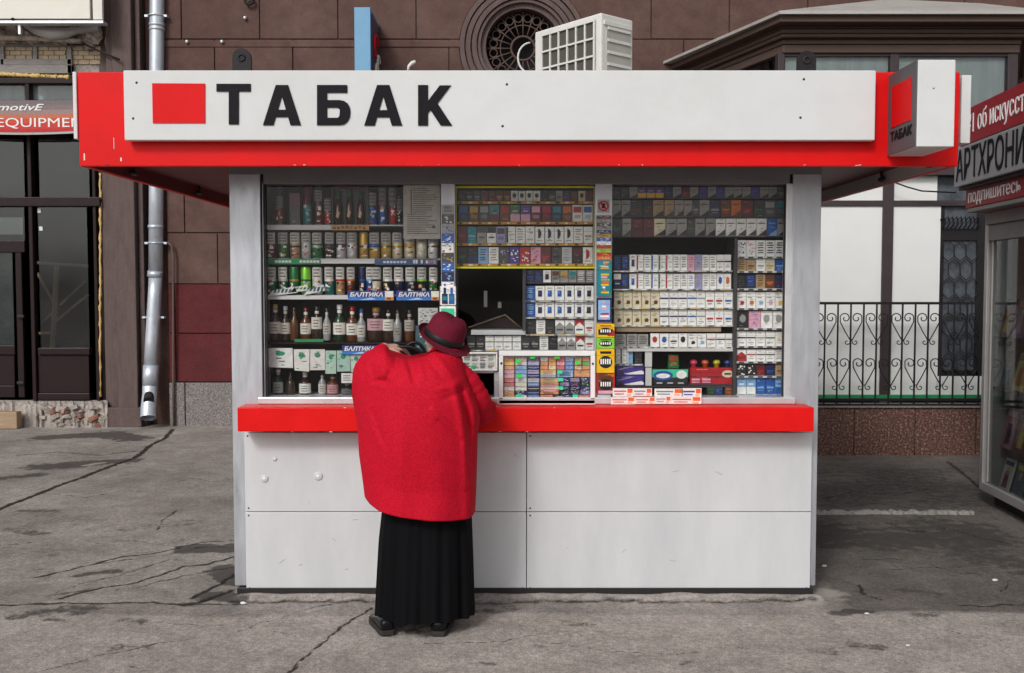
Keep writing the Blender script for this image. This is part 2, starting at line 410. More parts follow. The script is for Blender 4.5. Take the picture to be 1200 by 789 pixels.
# ------------------------------------------------------------------ ground
def make_ground():
    xs = np.concatenate([[-120,-60,-30,-14,-9.], np.arange(-6.6, 6.6, .016), [9.,14,30,60,120]])
    ys = np.concatenate([[-120,-60,-30,-12,-4,0,2.5], np.arange(3.7, 6.2, .013), np.arange(6.2, 12.2, .026), [14.,20,30,60,120]])
    nx, ny = len(xs), len(ys)
    X, Y = np.meshgrid(xs, ys); X = X.ravel(); Y = Y.ravel()
    rng = np.random.RandomState(4)
    def wav(seed, f, n=6):
        r = np.random.RandomState(seed); o = np.zeros_like(X)
        for i in range(n):
            a = r.uniform(0, 2*np.pi); k = f*r.uniform(.6, 1.8)
            o += np.sin(k*(np.cos(a)*X+np.sin(a)*Y) + r.uniform(0, 6.28))
        return o/n
    wx = X + .02*wav(1, 9) + .014*wav(2, 34) + .010*wav(5, 70, 8); wy = Y + .025*wav(3, 9) + .018*wav(4, 30) + .012*wav(6, 64, 8)
    crack = np.zeros_like(X); stain = np.zeros_like(X); light = np.zeros_like(X); z = np.zeros_like(X)
    def near_ids(pts, m):
        x = [p[0] for p in pts]; y = [p[1] for p in pts]
        return np.nonzero((X > min(x)-m) & (X < max(x)+m) & (Y > min(y)-m) & (Y < max(y)+m))[0]
    def dist(pts, ids):
        wx_, wy_ = wx[ids], wy[ids]
        d = np.full(len(ids), 9.0)
        for (ax, ay), (bx, by) in zip(pts[:-1], pts[1:]):
            vx, vy = bx-ax, by-ay; L = vx*vx+vy*vy+1e-12
            t = np.clip(((wx_-ax)*vx+(wy_-ay)*vy)/L, 0, 1)
            d = np.minimum(d, np.hypot(wx_-ax-t*vx, wy_-ay-t*vy))
        return d
    def line(px, w, depth, s=1.0):
        nonlocal crack, z
        pts = [PG(a, b)[:2] for a, b in px]
        ids = near_ids(pts, .3); d = dist(pts, ids)
        crack[ids] = np.maximum(crack[ids], s*np.clip(1-d/(4*w), 0, 1)); z[ids] -= depth*np.exp(-(d/w)**2)
    def blob(px, r, s, tgt):
        pts = [PG(a, b)[:2] for a, b in px]
        ids = near_ids(pts, r*2.5)
        d = dist(pts, ids) + .5*r*W8[ids] + .4*r*W30[ids]
        tgt[ids] = np.maximum(tgt[ids], s*np.clip(1.3-d/r, 0, 1))
    W8, W30 = wav(81, 8), wav(82, 30)
    # joints and cracks traced where they run over the pavement
    line([(203,503),(195,512),(176,522),(160,535),(120,550),(80,565),(40,580),(-30,608)], .022, .010)
    line([(-40,707),(80,706),(200,707),(276,707)], .012, .006, .9)
    line([(434,713),(400,735),(366,762),(330,795)], .009, .006, .9)
    line([(1120,707),(1160,708),(1230,708)], .010, .006, .9)
    line([(960,672),(985,678),(1000,683),(1010,690)], .012, .006, .7)
    line([(275,640),(240,640),(200,648),(150,654),(100,662),(60,672),(50,678)], .010, .005, .8)
    line([(200,654),(165,664),(130,676),(95,684),(60,697)], .010, .005, .8)
    line([(275,690),(255,697),(235,704),(215,707)], .022, .010, .9)
    line([(160,665),(120,680),(90,690),(55,700)], .010, .004, .6)
    line([(275,576),(240,580),(215,585),(198,596)], .012, .005, .6)
    line([(212,574),(190,578),(150,582),(120,588),(96,598)], .010, .004, .6)
    line([(165,549),(200,552),(240,549)], .012, .004, .8)
    line([(1110,540),(1130,555),(1150,570)], .03, .012, .8)
    line([(960,640),(1000,645),(1060,641),(1120,647)], .012, .004, .6)
    line([(1000,655),(1050,662),(1090,690),(1150,700)], .010, .004, .5)
    line([(270,703),(430,705),(620,705),(960,703)], .035, .004, .75)
    line([(-20,640),(40,636),(90,640),(140,632),(190,636),(235,628)], .008, .004, .8)
    line([(30,668),(80,664),(120,655),(150,654)], .007, .003, .75)
    line([(10,612),(60,610),(110,604),(160,607),(200,600)], .007, .003, .75)
    line([(150,690),(190,680),(230,670),(275,664)], .009, .004, .85)
    line([(205,598),(190,610),(184,622)], .009, .003, .9)
    line([(275,652),(245,660),(215,662),(190,672),(150,684),(120,688),(70,701)], .012, .005, .95)
    line([(275,632),(230,636),(190,646),(140,652),(95,664),(40,676)], .011, .005, .95)
    line([(275,672),(258,684),(240,692),(225,700)], .014, .006, .95)
    line([(-10,585),(50,577),(100,583),(150,574),(210,577)], .010, .004, .85)
    line([(20,533),(70,529),(120,533),(160,528)], .016, .005, .9)
    line([(60,560),(110,563),(150,556),(200,559)], .010, .004, .8)
    line([(275,560),(250,564),(225,560),(200,566)], .010, .004, .85)
    line([(962,585),(1000,576),(1050,580),(1090,572)], .012, .004, .85)
    line([(1040,612),(1070,622),(1110,618),(1150,630),(1200,640)], .011, .004, .9)
    line([(1010,655),(1045,653),(1085,660),(1130,672),(1170,670)], .010, .004, .8)
    line([(1005,684),(1012,696),(1035,702)], .012, .005, .85)
    line([(640,745),(700,741),(760,748),(820,744)], .006, .003, .7)
    line([(880,760),(930,752),(1000,756),(1060,748)], .006, .003, .7)
    for i in range(40):    # hairline cracks
        x0 = rng.uniform(-5, 5); y0 = rng.uniform(4.3, 8.5)
        pts = [(x0, y0)]
        a = rng.uniform(-.5, .5) + (np.pi if rng.rand() < .5 else 0)
        for k in range(6):
            a += rng.uniform(-.5, .5); x0 += .13*np.cos(a); y0 += .13*np.sin(a); pts.append((x0, y0))
        ids = near_ids(pts, .2); d = dist(pts, ids); crack[ids] = np.maximum(crack[ids], .86*np.clip(1-d/.022, 0, 1)); z[ids] -= .002*np.exp(-(d/.007)**2)
    blob([(60,512),(130,508),(155,514)], .28, .9, stain)
    blob([(50,548),(110,542),(150,540)], .22, .9, stain)
    blob([(0,560),(40,556)], .14, .8, stain)
    blob([(225,643),(276,643)], .10, 1.3, stain)
    blob([(262,665),(276,680)], .10, 1.1, stain); blob([(90,675),(140,668)], .06, .7, stain); blob([(150,620),(230,612)], .10, .45, stain); blob([(30,600),(120,625)], .2, .35, stain)
    blob([(255,697),(278,700)], .10, 1.3, stain)
    blob([(20,720),(110,712)], .09, .6, stain)
    blob([(70,697),(120,688)], .06, .6, stain)
    blob([(45,652),(70,650)], .07, .5, stain)
    blob([(970,625),(1060,630),(1130,622)], .45, .72, stain)
    blob([(980,580),(1060,560),(1120,580)], .9, .55, stain)
    blob([(1130,650),(1200,660),(1260,680)], .40, .6, stain)
    blob([(1060,690),(1100,695)], .08, .6, stain)
    blob([(985,718),(1020,716)], .05, .7, stain)
    blob([(600,712),(560,716),(470,742)], .07, .55, stain)
    blob([(700,735),(760,730)], .03, .35, stain)
    blob([(960,690),(985,697),(940,705)], .10, .7, light)
    blob([(120,542),(100,545)], .05, .8, light)
    blob([(400,700),(800,702)], .03, .5, light)
    for i in range(70):
        x0 = rng.uniform(0, 1200); y0 = rng.uniform(590, 785)
        blob([(x0, y0), (x0+rng.uniform(-40, 40), y0+rng.uniform(-3, 3))], rng.uniform(.03, .09), rng.uniform(.25, .6), stain)
    # older, darker asphalt away from the concrete strip the kiosk stands on
    front = np.clip(((4.93 + .05*wav(21, 3)) - Y)/.05, 0, 1)
    front = np.where(front > .5, front, .5*np.clip(1-(X-1.55+.06*wav(22, 4))/.12, 0, 1)) if False else np.maximum(front, .5*np.clip(1-(X-1.6+.08*wav(22, 4))/.15, 0, 1))
    kz = np.exp(-((Y-5.165+.02*wav(23, 14))/.035)**2)*np.clip((X+1.5)/.05, 0, 1)*np.clip((1.68-X)/.05, 0, 1)
    z += kz*(.020+.010*wav(24, 18)); light = np.maximum(light, .55*kz)
    z += .004*wav(11, 5) + .0018*wav(12, 30, 10) + .0008*rng.uniform(-1, 1, X.shape)
    z += .002*wav(13, 1.5)
    near = (np.abs(X) < 6.6) & (Y > 3.7) & (Y < 12.2)
    z = np.where(near, z, 0); z -= .003
    i = np.arange((ny-1)*(nx-1)); r, c = i // (nx-1), i % (nx-1)
    q = np.stack([r*nx+c, r*nx+c+1, (r+1)*nx+c+1, (r+1)*nx+c], 1).astype(np.int32)
    me = bpy.data.meshes.new('pavement')
    me.vertices.add(nx*ny); me.vertices.foreach_set('co', np.stack([X, Y, z], 1).astype(np.float32).ravel())
    me.loops.add(q.size); me.loops.foreach_set('vertex_index', q.ravel())
    me.polygons.add(len(q)); me.polygons.foreach_set('loop_start', np.arange(0, q.size, 4, dtype=np.int32))
    me.polygons.foreach_set('use_smooth', np.ones(len(q), dtype=bool))
    me.update(calc_edges=True); me.validate()
    at = me.color_attributes.new('wear', 'FLOAT_COLOR', 'POINT')
    at.data.foreach_set('color', np.stack([crack, stain, light, front], 1).astype(np.float32).ravel())
    m, nt, b = _new('pavement_mat'); N, Lk = nt.nodes, nt.links
    tc = N.new('ShaderNodeTexCoord')
    def noise(s, d=8, rg=.65, st=None):
        n = N.new('ShaderNodeTexNoise'); n.inputs['Scale'].default_value = s; n.inputs['Detail'].default_value = d; n.inputs['Roughness'].default_value = rg
        if st:
            mp = N.new('ShaderNodeMapping'); mp.inputs['Scale'].default_value = st; Lk.new(tc.outputs['Object'], mp.inputs[0]); Lk.new(mp.outputs[0], n.inputs['Vector'])
        else: Lk.new(tc.outputs['Object'], n.inputs['Vector'])
        return n.outputs['Fac']
    def rngm(s, a, b_, c_, d_):
        r_ = N.new('ShaderNodeMapRange'); r_.inputs['From Min'].default_value=a; r_.inputs['From Max'].default_value=b_; r_.inputs['To Min'].default_value=c_; r_.inputs['To Max'].default_value=d_
        Lk.new(s, r_.inputs[0]); return r_.outputs[0]
    def mixc(f, a, b_):
        x = N.new('ShaderNodeMix'); x.data_type='RGBA'
        if isinstance(f, float): x.inputs['Factor'].default_value = f
        else: Lk.new(f, x.inputs['Factor'])
        for nm, v in (('A', a), ('B', b_)):
            if isinstance(v, tuple): x.inputs[nm].default_value = (*v, 1)
            else: Lk.new(v, x.inputs[nm])
        return x.outputs['Result']
    def scl(c_, f):
        s_ = N.new('ShaderNodeVectorMath'); s_.operation='SCALE'; Lk.new(c_, s_.inputs[0]); Lk.new(f, s_.inputs['Scale']); return s_.outputs[0]
    wa = N.new('ShaderNodeAttribute'); wa.attribute_name = 'wear'
    sep = N.new('ShaderNodeSeparateColor'); Lk.new(wa.outputs['Color'], sep.inputs[0])
    big = rngm(noise(1.1, 6), .35, .68, 0, 1)
    c_back = mixc(big, (.235,.211,.193), (.385,.350,.320))
    c_front = mixc(big, (.340,.306,.277), (.448,.407,.372))
    c_dark = mixc(big, (.120,.106,.096), (.190,.168,.152))
    base = mixc(rngm(wa.outputs['Alpha'], 0, .5, 0, 1), c_dark, c_back)
    base = mixc(rngm(wa.outputs['Alpha'], .5, 1, 0, 1), base, c_front)
    base = scl(base, rngm(noise(5, 10, .8), .32, .68, .66, 1.28))
    base = scl(base, rngm(noise(38, 6, .75), .32, .68, .66, 1.30))
    base = scl(base, rngm(noise(150, 3), .32, .68, .62, 1.36))
    v = N.new('ShaderNodeTexVoronoi'); v.inputs['Scale'].default_value = 95; Lk.new(tc.outputs['Object'], v.inputs['Vector'])
    peb = rngm(v.outputs['Distance'], .0, .22, .6, 0)
    base = mixc(peb, base, (.36,.34,.32))
    def madd(s, n_, k):
        q = N.new('ShaderNodeMath'); q.operation='MULTIPLY_ADD'; Lk.new(n_, q.inputs[0]); q.inputs[1].default_value = k
        sb = N.new('ShaderNodeMath'); sb.operation='SUBTRACT'; Lk.new(s, sb.inputs[0]); sb.inputs[1].default_value = k*.5
        Lk.new(sb.outputs[0], q.inputs[2]); return q.outputs[0]
    stf = rngm(madd(sep.outputs[1], noise(14, 10, .8), 1.7), .40, .62, 0, .85)
    base = mixc(stf, base, (.060,.053,.049))
    lif = rngm(madd(sep.outputs[2], noise(20, 8, .7), .9), .35, .7, 0, .8)
    base = mixc(lif, base, (.42,.39,.36))
    crf = rngm(madd(sep.outputs[0], noise(26, 7, .75), .42), .62, .76, 0, .95)
    base = mixc(crf, base, (.020,.017,.016))
    Lk.new(base, b.inputs['Base Color'])
    Lk.new(rngm(noise(9), .3, .7, .72, .95), b.inputs['Roughness']); b.inputs['Specular IOR Level'].default_value = .3
    bm = N.new('ShaderNodeBump'); bm.inputs['Strength'].default_value = .8; bm.inputs['Distance'].default_value = .008
    Lk.new(noise(110, 6, .75), bm.inputs['Height']); Lk.new(bm.outputs[0], b.inputs['Normal'])
    me.materials.append(m)
    o = bpy.data.objects.new('pavement', me); COL.objects.link(o); tag(o, kind='structure')
make_ground()

# raised concrete kerb behind the kiosk, its far footpath
kb = MB(); a = PG(930, 603); b_ = PG(1142, 603)
rk = random.Random(3); n = 60
top = []
for i in range(n+1):
    x = a.x + (b_.x-a.x)*i/n; top.append((x, a.y + rk.uniform(-.012,.012), .022+rk.uniform(-.010,.008)))
for i in range(n):
    p, q = top[i], top[i+1]
    kb.add([(p[0],p[1],-.03),(q[0],q[1],-.03),(q[0],q[1],q[2]),(p[0],p[1],p[2]),(p[0],p[1]+.045,-.03),(q[0],q[1]+.045,-.03),(q[0],q[1]+.045,q[2]),(p[0],p[1]+.045,p[2])],
           [(0,1,2,3),(3,2,6,7),(5,4,7,6)])
tag(kb.build('kerb', 'concrete'), kind='structure')

# small litter and stones on the pavement
rl = random.Random(8)
for k, (x, y, s, lab) in enumerate([(966,664,.012,'small white scrap of litter beside the kiosk corner'), (1166,681,.014,'white cigarette end lying on the pavement near the newsstand'),
        (1064,757,.008,'tiny white pebble alone on the pavement in front of the kiosk'), (285,708,.014,'small white stone at the kiosk corner on the drainpipe side'),
        (1016,720,.010,'pale pebble on the dark stain past the kiosk corner')]):
    g = PG(x, y); mb = MB()
    mb.ellipsoid((g.x, g.y, s*.35), (s*1.3, s*.8, s*.55), seg=8, rings=5)
    mb.v = [(p[0]+rl.uniform(-.15,.15)*s, p[1]+rl.uniform(-.15,.15)*s, max(p[2]+rl.uniform(-.1,.1)*s, 0)) for p in mb.v]
    tag(mb.build(('litter_scrap','litter_scrap','pebble','pebble','pebble')[k], 'paper_white', origin=(g.x,g.y,0)), lab, 'litter')

# ------------------------------------------------------------------ brown building
WY = 11.7                                  # its facade
bld = tag(empty('brown_building', (0, WY+.3, 0)), 'brown rendered building with blockwork joints and round rosette window behind the kiosk', 'building')
def zy(y, Y): return P(600, y, Y).z
def xx(x, Y): return P(x, 300, Y).x
zj = [zy(v, WY) for v in (505, 448, 391, 333, 273, 217, 160, 103, 46, -12, -70, -130)]
RC = P(613, 54, WY); RR = .60
wx0, wx1 = xx(196, WY), 14.0
mb = MB(); mb.box(-9, wx0-.02, WY+.28, WY+.6, -.1, 7.0)      # backing wall behind the shopfront
mb.build('rear_wall', 'wall_joint', bld)
# joint plane with the round opening left free
mb = MB(); N_ = 40
sq = []
for k in range(N_):
    th = 2*math.pi*k/N_; sq.append((RC.x+RR*math.cos(th), RC.z+RR*math.sin(th)))
bx0, bx1, bz0, bz1 = RC.x-1.0, RC.x+1.0, RC.z-1.0, RC.z+1.0
def ray_sq(th):
    c_, s_ = math.cos(th), math.sin(th); k = 1.0/max(abs(c_), abs(s_)); return (RC.x+c_*k, RC.z+s_*k)
vs_, fs = [], []
for k in range(N_):
    th = 2*math.pi*k/N_; i_, o_ = sq[k], ray_sq(th)
    vs_ += [(i_[0], WY+.02, i_[1]), (o_[0], WY+.02, o_[1]), (i_[0], WY+.26, i_[1])]
for k in range(N_):
    a_, b2 = 3*k, 3*((k+1) % N_)
    fs += [(a_, a_+1, b2+1, b2), (a_, b2, b2+2, a_+2)]
mb.add(vs_, fs)
mb.build('rosette_surround', 'wall_brown', bld)
mb = MB()
mb.box(wx0, bx0, WY+.02, WY+.3, -.1, 7); mb.box(bx1, wx1, WY+.02, WY+.3, -.1, 7)
mb.box(bx0, bx1, WY+.02, WY+.3, -.1, bz0); mb.box(bx0, bx1, WY+.02, WY+.3, bz1, 7)
mb.build('joint_wall', 'wall_joint', bld)
mb = MB(); mb.box(bx0, bx1, WY+.5, WY+.55, bz0, bz1); mb.build('rosette_back', 'interior_dark', bld)
# blocks
rb = random.Random(12)
for r in range(len(zj)-1):
    z0, z1 = zj[r], zj[r+1]
    if r == 0: z0 = -.05
    bw = .92; offs = xx(204, WY) if r in (1, 2) else xx(215, WY) if r == 0 else xx(217, WY) if r % 2 == 0 else xx(255, WY)
    n0 = math.floor((wx0-offs)/bw)
    x = offs + n0*bw
    while x < 6.4:
        xa, xb = max(x, wx0), min(x+bw, 6.4); x += bw
        if xb-xa < .08: continue
        # blocks round the rosette are cut to its ring
        if xb > RC.x-RR-.1 and xa < RC.x+RR+.1 and z1 > RC.z-RR-.1 and z0 < RC.z+RR+.1: continue
        red = 1 <= r <= 2 and xb < xx(300, WY)+.6
        gran = r == 0
        m_ = 'wall_maroon' if red else ('granite_grey' if gran and xa > xx(210, WY)-.3 else 'wall_brown')
        b_ = MB(); pr = rb.uniform(-.003, .003); j = .006
        b_.box(xa+j, xb-j, WY+pr-(.03 if gran else 0), WY+.035, z0+j, z1-j)
        b_.build('wall_block', m_, bld, bevel=.006)
# ring blocks round the rosette: cut to the circle
def clip_ring(z0, z1, xa, xb, side):
    pts = []; j = .006
    for k in range(13):
        z = z0+j+(z1-z0-2*j)*k/12
        d = z-RC.z
        q = RR*1.26
        xr = math.sqrt(max(q*q-d*d, 0)) if abs(d) < q else 0
        pts.append((RC.x + side*xr, z))
    outer = xa+j if side < 0 else xb-j
    return pts + [(outer, z1-j), (outer, z0+j)]
for r in range(len(zj)-1):
    z0, z1 = zj[r], zj[r+1]
    if z1 > RC.z-RR-.1 and z0 < RC.z+RR+.1:
        bw = .92; offs = xx(204, WY) if r in (1, 2) else xx(215, WY) if r == 0 else xx(217, WY) if r % 2 == 0 else xx(255, WY)
        lo = offs + math.floor((RC.x-RR-.1-offs)/bw)*bw; hi = offs + math.ceil((RC.x+RR+.1-offs)/bw)*bw
        for side in (-1, 1):
            b_ = MB(); b_.prism(clip_ring(z0, z1, lo, hi, side), WY, WY+.035); b_.build('wall_block', 'wall_brown', bld)
# mouldings of the rosette
def ring(mb, r0, r1, y0, y1, seg=64):
    vs_, fs = [], []
    for k in range(seg):
        th = 2*math.pi*k/seg; c_, s_ = math.cos(th), math.sin(th)
        for (r_, y_) in ((r0,y1),(r0,y0),(r1,y0),(r1,y1)): vs_.append((RC.x+c_*r_, y_, RC.z+s_*r_))
    for k in range(seg):
        a_, b2 = 4*k, 4*((k+1)%seg)
        for q in range(3): fs.append((a_+q, b2+q, b2+q+1, a_+q+1))
    mb.add(vs_, fs, None, False)
for r0, r1, pr in ((.44,.50,.02),(.50,.535,-.03),(.545,.60,-.055),(.62,.675,-.02),(.69,.745,-.035)):
    mb = MB(); ring(mb, r0, r1, WY+pr, WY+.25); mb.build('rosette_moulding', 'pilaster_brown', bld)
gm = MB(); RG = .445
for th in range(20):
    a_ = 2*math.pi*th/20; gm = MB()
    pts = [(RC.x+math.cos(a_)*q, WY+.12, RC.z+math.sin(a_)*q) for q in (.13, .27, RG)]
    gm.tube(pts, [.007,.009,.011], 6); gm.build('rosette_spoke', 'bay_brown', bld)
    a2 = a_+math.pi/20; gm = MB()
    cx_, cz_ = RC.x+math.cos(a2)*.355, RC.z+math.sin(a2)*.355
    loop = [(cx_+math.cos(q)*.047, WY+.12, cz_+math.sin(q)*.047) for q in np.linspace(0, 2*math.pi, 15)]
    gm.tube(loop, .008, 6); gm.build('rosette_ring', 'bay_brown', bld)
gm = MB(); gm.tube([(RC.x+math.cos(q)*.14, WY+.12, RC.z+math.sin(q)*.14) for q in np.linspace(0, 2*math.pi, 33)], .014, 8)
gm.build('rosette_hub', 'bay_brown', bld)
gm = MB(); gm.tube([(RC.x+math.cos(q)*.27, WY+.12, RC.z+math.sin(q)*.27) for q in np.linspace(0, 2*math.pi, 41)], .008, 6)
gm.build('rosette_band', 'bay_brown', bld)
# string course on the joint at y=46 and its studs
mb = MB(); zc = zy(51, WY); mb.box(wx0, xx(545, WY), WY-.012, WY+.02, zc-.045, zc+.03); mb.build('string_course', 'wall_brown', bld, bevel=.008)
for x, y in ((219,49),(260,49),(287,21)):
    p = P(x, y, WY-.03); mb = MB(); mb.ellipsoid(p, (.022,.02,.022), seg=10, rings=6); mb.build('fixing_stud', 'aluminium_bright', bld)
p = P(292, 1, WY-.05); mb = MB(); mb.tube([p+Vector((math.cos(q)*.05, 0, math.sin(q)*.04)) for q in np.linspace(0,2*math.pi,15)], .016, 6); mb.build('iron_ring', 'iron_black', bld)
# pilasters between shopfront and pipe
for (xa, xb, pr, m_) in ((118.5,130,.05,'pilaster_brown'),(131,139,-.06,'pilaster_brown'),(140,163,-.12,'pilaster_brown'),(164,170,-.04,'pilaster_brown'),(171,195.5,.10,'wall_brown')):
    mb = MB(); mb.box(xx(xa, WY), xx(xb, WY), WY+pr, WY+.3, -.05, 7); mb.build('pilaster', m_, bld, bevel=.01)
mb = MB(); mb.pbox(126, 478, 166, 512, WY-.16, .2); mb.build('pilaster_base', 'pilaster_brown', bld, bevel=.012)
# scars of old plaster and a stub of bracket on the pilaster
for (x, y, w, h) in ((105,46,16,26),(128,49,12,14)):
    mb = MB(); p = P(x, y, WY+.02); mb.ellipsoid(p, (w*.005, .05, h*.005), seg=10, rings=6)
    mb.v = [(q[0]+rb.uniform(-.02,.02), q[1], q[2]+rb.uniform(-.03,.03)) for q in mb.v]; mb.build('plaster_scar', 'plaster_broken', bld)

# ------------------------------------------------------------------ shopfront of dark framed glass
SY = WY+.02
sf = tag(empty('shopfront', (xx(50, SY), SY, 0)), 'dark brown framed glazed shopfront with door beside the drainpipe', 'shopfront')
def fr(xa, ya, xb, yb, Y=SY, d=.10, name='frame_bar', m_='frame_brown', bevel=.008, par=sf):
    mb = MB(); mb.pbox(xa, ya, xb, yb, Y, d); return mb.build(name, m_, par, bevel=bevel)
LX = -60
fr(105, 91, 117, 470); fr(29, 91, 43, 470, SY-.01); fr(LX, 91, 117, 98, SY-.02); fr(LX, 231, 117, 242, SY-.025)
fr(44, 408, 105, 416, SY-.005); fr(44, 461, 105, 469, SY-.005); fr(LX, 118, 105, 124, SY+.005, .06)
door = fr(17, 284, 29, 466, SY+.012, .05, 'door'); 
fr(LX, 282, 29, 296, SY+.004, .06, 'rail', par=door); fr(LX, 405, 17.5, 416, SY+.006, .05, 'rail', par=door); fr(LX, 452, 17.5, 466, SY+.006, .05, 'rail', par=door)
fr(LX, 416, 17.5, 452, SY+.03, .03, 'lower_panel', par=door)
mb = MB(); mb.pbox(LX, 296, 17, 405, SY+.04, .006); mb.build('pane', 'shop_glass', door)
for y in (371, 449):
    mb = MB(); p = P(24, y, SY-.03); mb.box(p.x-.045, p.x+.04, SY-.035, SY+.012, p.z-.018, p.z+.018); mb.build('handle', 'dark_steel', door, bevel=.006)
fr(44, 416, 105, 461, SY+.03, .03, 'lower_panel')
for (xa, ya, xb, yb) in ((44,242,105,408),(LX,242,29,282),(44,124,105,231),(LX,124,29,231),(44,98,105,118),(LX,98,29,118)):
    mb = MB(); mb.pbox(xa, ya, xb, yb, SY+.05, .006); mb.build('pane', 'shop_glass', sf)
# what shows through: bare room with timber struts, plastic sheet, bright panes on top
mb = MB(); mb.pbox(LX-40, 90, 117, 480, SY+.26, .01); mb.build('room_lining', 'interior_dark', sf)
mb = MB(); mb.pbox(LX, 99, 104, 117, SY+.12, .01); mb.build('pale_ceiling', 'curtain_grey', sf)
mb = MB(); mb.pbox(LX, 297, 16.5, 404, SY+.09, .01); mb.build('plastic_sheet', 'plastic_sheet', sf)
mb = MB(); mb.pbox(LX, 255, 27, 275, SY+.075, .004); mb.build('paper_notice', 'paper_white', sf)
for (xa,ya,xb,yb,r_) in ((67,312,62,408,.034),(44,320,67,362,.018),(104,345,62,380,.018),(60,390,44,391,.02),(44,308,104,312,.02),(50,378,66,362,.012),(100,330,70,358,.014)):
    mb = MB(); mb.tube([P(xa,ya,SY+.18), P(xb,yb,SY+.18)], r_, 6, smooth=False); mb.build('timber_strut', 'wood_inside', sf)
for (x, y) in ((46,247),(48,268)):
    mb = MB(); p = P(x, y, SY+.045); mb.box(p.x-.02,p.x+.02,p.y-.004,p.y,p.z-.025,p.z+.025); mb.build('tape_scrap', 'paper_white', sf)
# mounting foam down the frame and over its head
def foam(pts, r_, name='mounting_foam'):
    mb = MB(); rr = random.Random(len(pts)); path = []
    for (p, q) in zip(pts[:-1], pts[1:]):
        for k in range(28): path.append(p.lerp(q, k/28) + Vector((rr.uniform(-1,1)*r_*.35, rr.uniform(-1,1)*r_*.3, 0)))
    mb.tube(path, [r_*rr.uniform(.55,1.35) for _ in path], 7); mb.build(name, 'foam_yellow', sf)
foam([P(117.6, 203, SY+.02), P(117.4, 330, SY+.02), P(117.2, 470, SY+.02)], .016)
foam([P(LX, 88, SY), P(0, 87, SY), P(50, 89.5, SY), P(82, 91, SY)], .026)
# boarded strip, brick infill and broken plaster over the shopfront
for (xa,ya,xb,yb) in ((LX,76,84,86),(LX,69,84,76),(38,54,43.5,76),(0,54,4.5,76),(78,48,84,86),(LX,48,84,54)):
    fr(xa, ya, xb, yb, SY-.01+.003*(xa % 3), .1, 'grey_board', 'board_grey', .005)
for (xa, xb) in ((4.5,38),(43.5,78),(84.5,118)):
    y = 54; row = 0
    while y < 75.5:
        x = xa - (6 if row % 2 else 0)
        while x < xb:
            x2 = min(x+13, xb); x1 = max(x, xa)
            if x2-x1 > 2:
                mb = MB(); mb.pbox(x1+.4, y+.3, x2-.4, y+5.0, SY+.03+rb.uniform(-.004,.004), .06); mb.build('brick', 'brick_beige', sf)
            x += 13
        y += 5.4; row += 1
mb = MB(); mb.pbox(LX, 53, 118, 90, SY+.05, .12); mb.build('mortar_bed', 'mortar', sf)
# torn plaster with sagging strip
rp = random.Random(21)
mb = MB(); nx_, nz_ = 46, 8; vs_, fs = [], []
for i in range(nx_+1):
    for k in range(nz_+1):
        x = LX + (120-LX)*i/nx_; y = 26 + 26*k/nz_
        p = P(x, y, SY-.04); p.y -= .05*math.sin(i*.7)*math.sin(k*.9)+rp.uniform(0,.06); p.z += rp.uniform(-.015,.015); vs_.append(p)
for i in range(nx_):
    for k in range(nz_):
        a_ = i*(nz_+1)+k; fs.append((a_, a_+1, a_+nz_+2, a_+nz_+1))
mb.add(vs_, fs); mb.build('torn_plaster', 'plaster_broken', sf)
mb = MB(); mb.tube([P(30,30,SY-.15),P(44,36,SY-.17),P(60,40,SY-.18),P(78,39,SY-.16),P(90,36,SY-.12),P(116,33,SY-.1)], [.03,.06,.075,.06,.04,.05], 10); mb.build('sagging_lining', 'roof_metal', sf)
mb = MB(); mb.tube([P(LX,44,SY-.12),P(40,45,SY-.12),P(96,49,SY-.12)], .03, 8); mb.build('conduit', 'plaster_broken', sf)
mb = MB(); mb.tube([P(97,51,SY-.12),P(112,58,SY-.1),P(140,70,SY-.2)], .012, 6); mb.build('loose_wire', 'dark_steel', sf)

# rubble step under the shopfront
rs = tag(empty('rubble_step', (xx(60, SY-.1), SY-.1, 0)), 'broken brick and mortar step under the shopfront', 'step')
rr = random.Random(17)
mb = MB(); vs_, fs = [], []; n = 60
for i in range(n+1):
    x = LX + (126-LX)*i/n; t1 = 474+rr.uniform(-2,2); t2 = 486+rr.uniform(-4,3)
    vs_ += [P(x, 469, SY+.05), P(x, t1, SY-.10+rr.uniform(-.02,.02)), P(x, t2, SY-.16+rr.uniform(-.05,.03)), P(x, 503, SY-.17+rr.uniform(-.04,.02))]
for i in range(n):
    for k in range(3): a_ = i*4+k; fs.append((a_, a_+1, a_+5, a_+4))
mb.add(vs_, fs); mb.build('mortar_mass', 'mortar', rs)
for i in range(34):
    x = rr.uniform(50, 124); y = rr.uniform(477, 499); s_ = rr.uniform(.025, .06)
    p = P(x, y, SY-.17); mb = MB(); mb.box(-s_, s_, -s_*.6, s_*.6, -s_*.5, s_*.5)
    mb.v = [(q[0]+rr.uniform(-.2,.2)*s_, q[1]+rr.uniform(-.2,.2)*s_, q[2]+rr.uniform(-.2,.2)*s_) for q in mb.v]
    mb.xform(Matrix.Translation(p) @ Matrix.Rotation(rr.uniform(-.5,.5), 4, 'Y') @ Matrix.Rotation(rr.uniform(-.6,.6), 4, 'Z'))
    mb.build('brick', 'brick_red' if rr.random() < .35 else 'mortar', rs, bevel=.004)
mb = MB(); a = PG(34, 499); mb.box(xx(LX, SY), a.x, SY-.34, SY-.22, 0, .20)
tag(mb.build('timber_beam', 'wood_tan', origin=(a.x-.8, SY-.28, 0), bevel=.01), 'tan timber beam lying at the foot of the rubble step', 'timber')

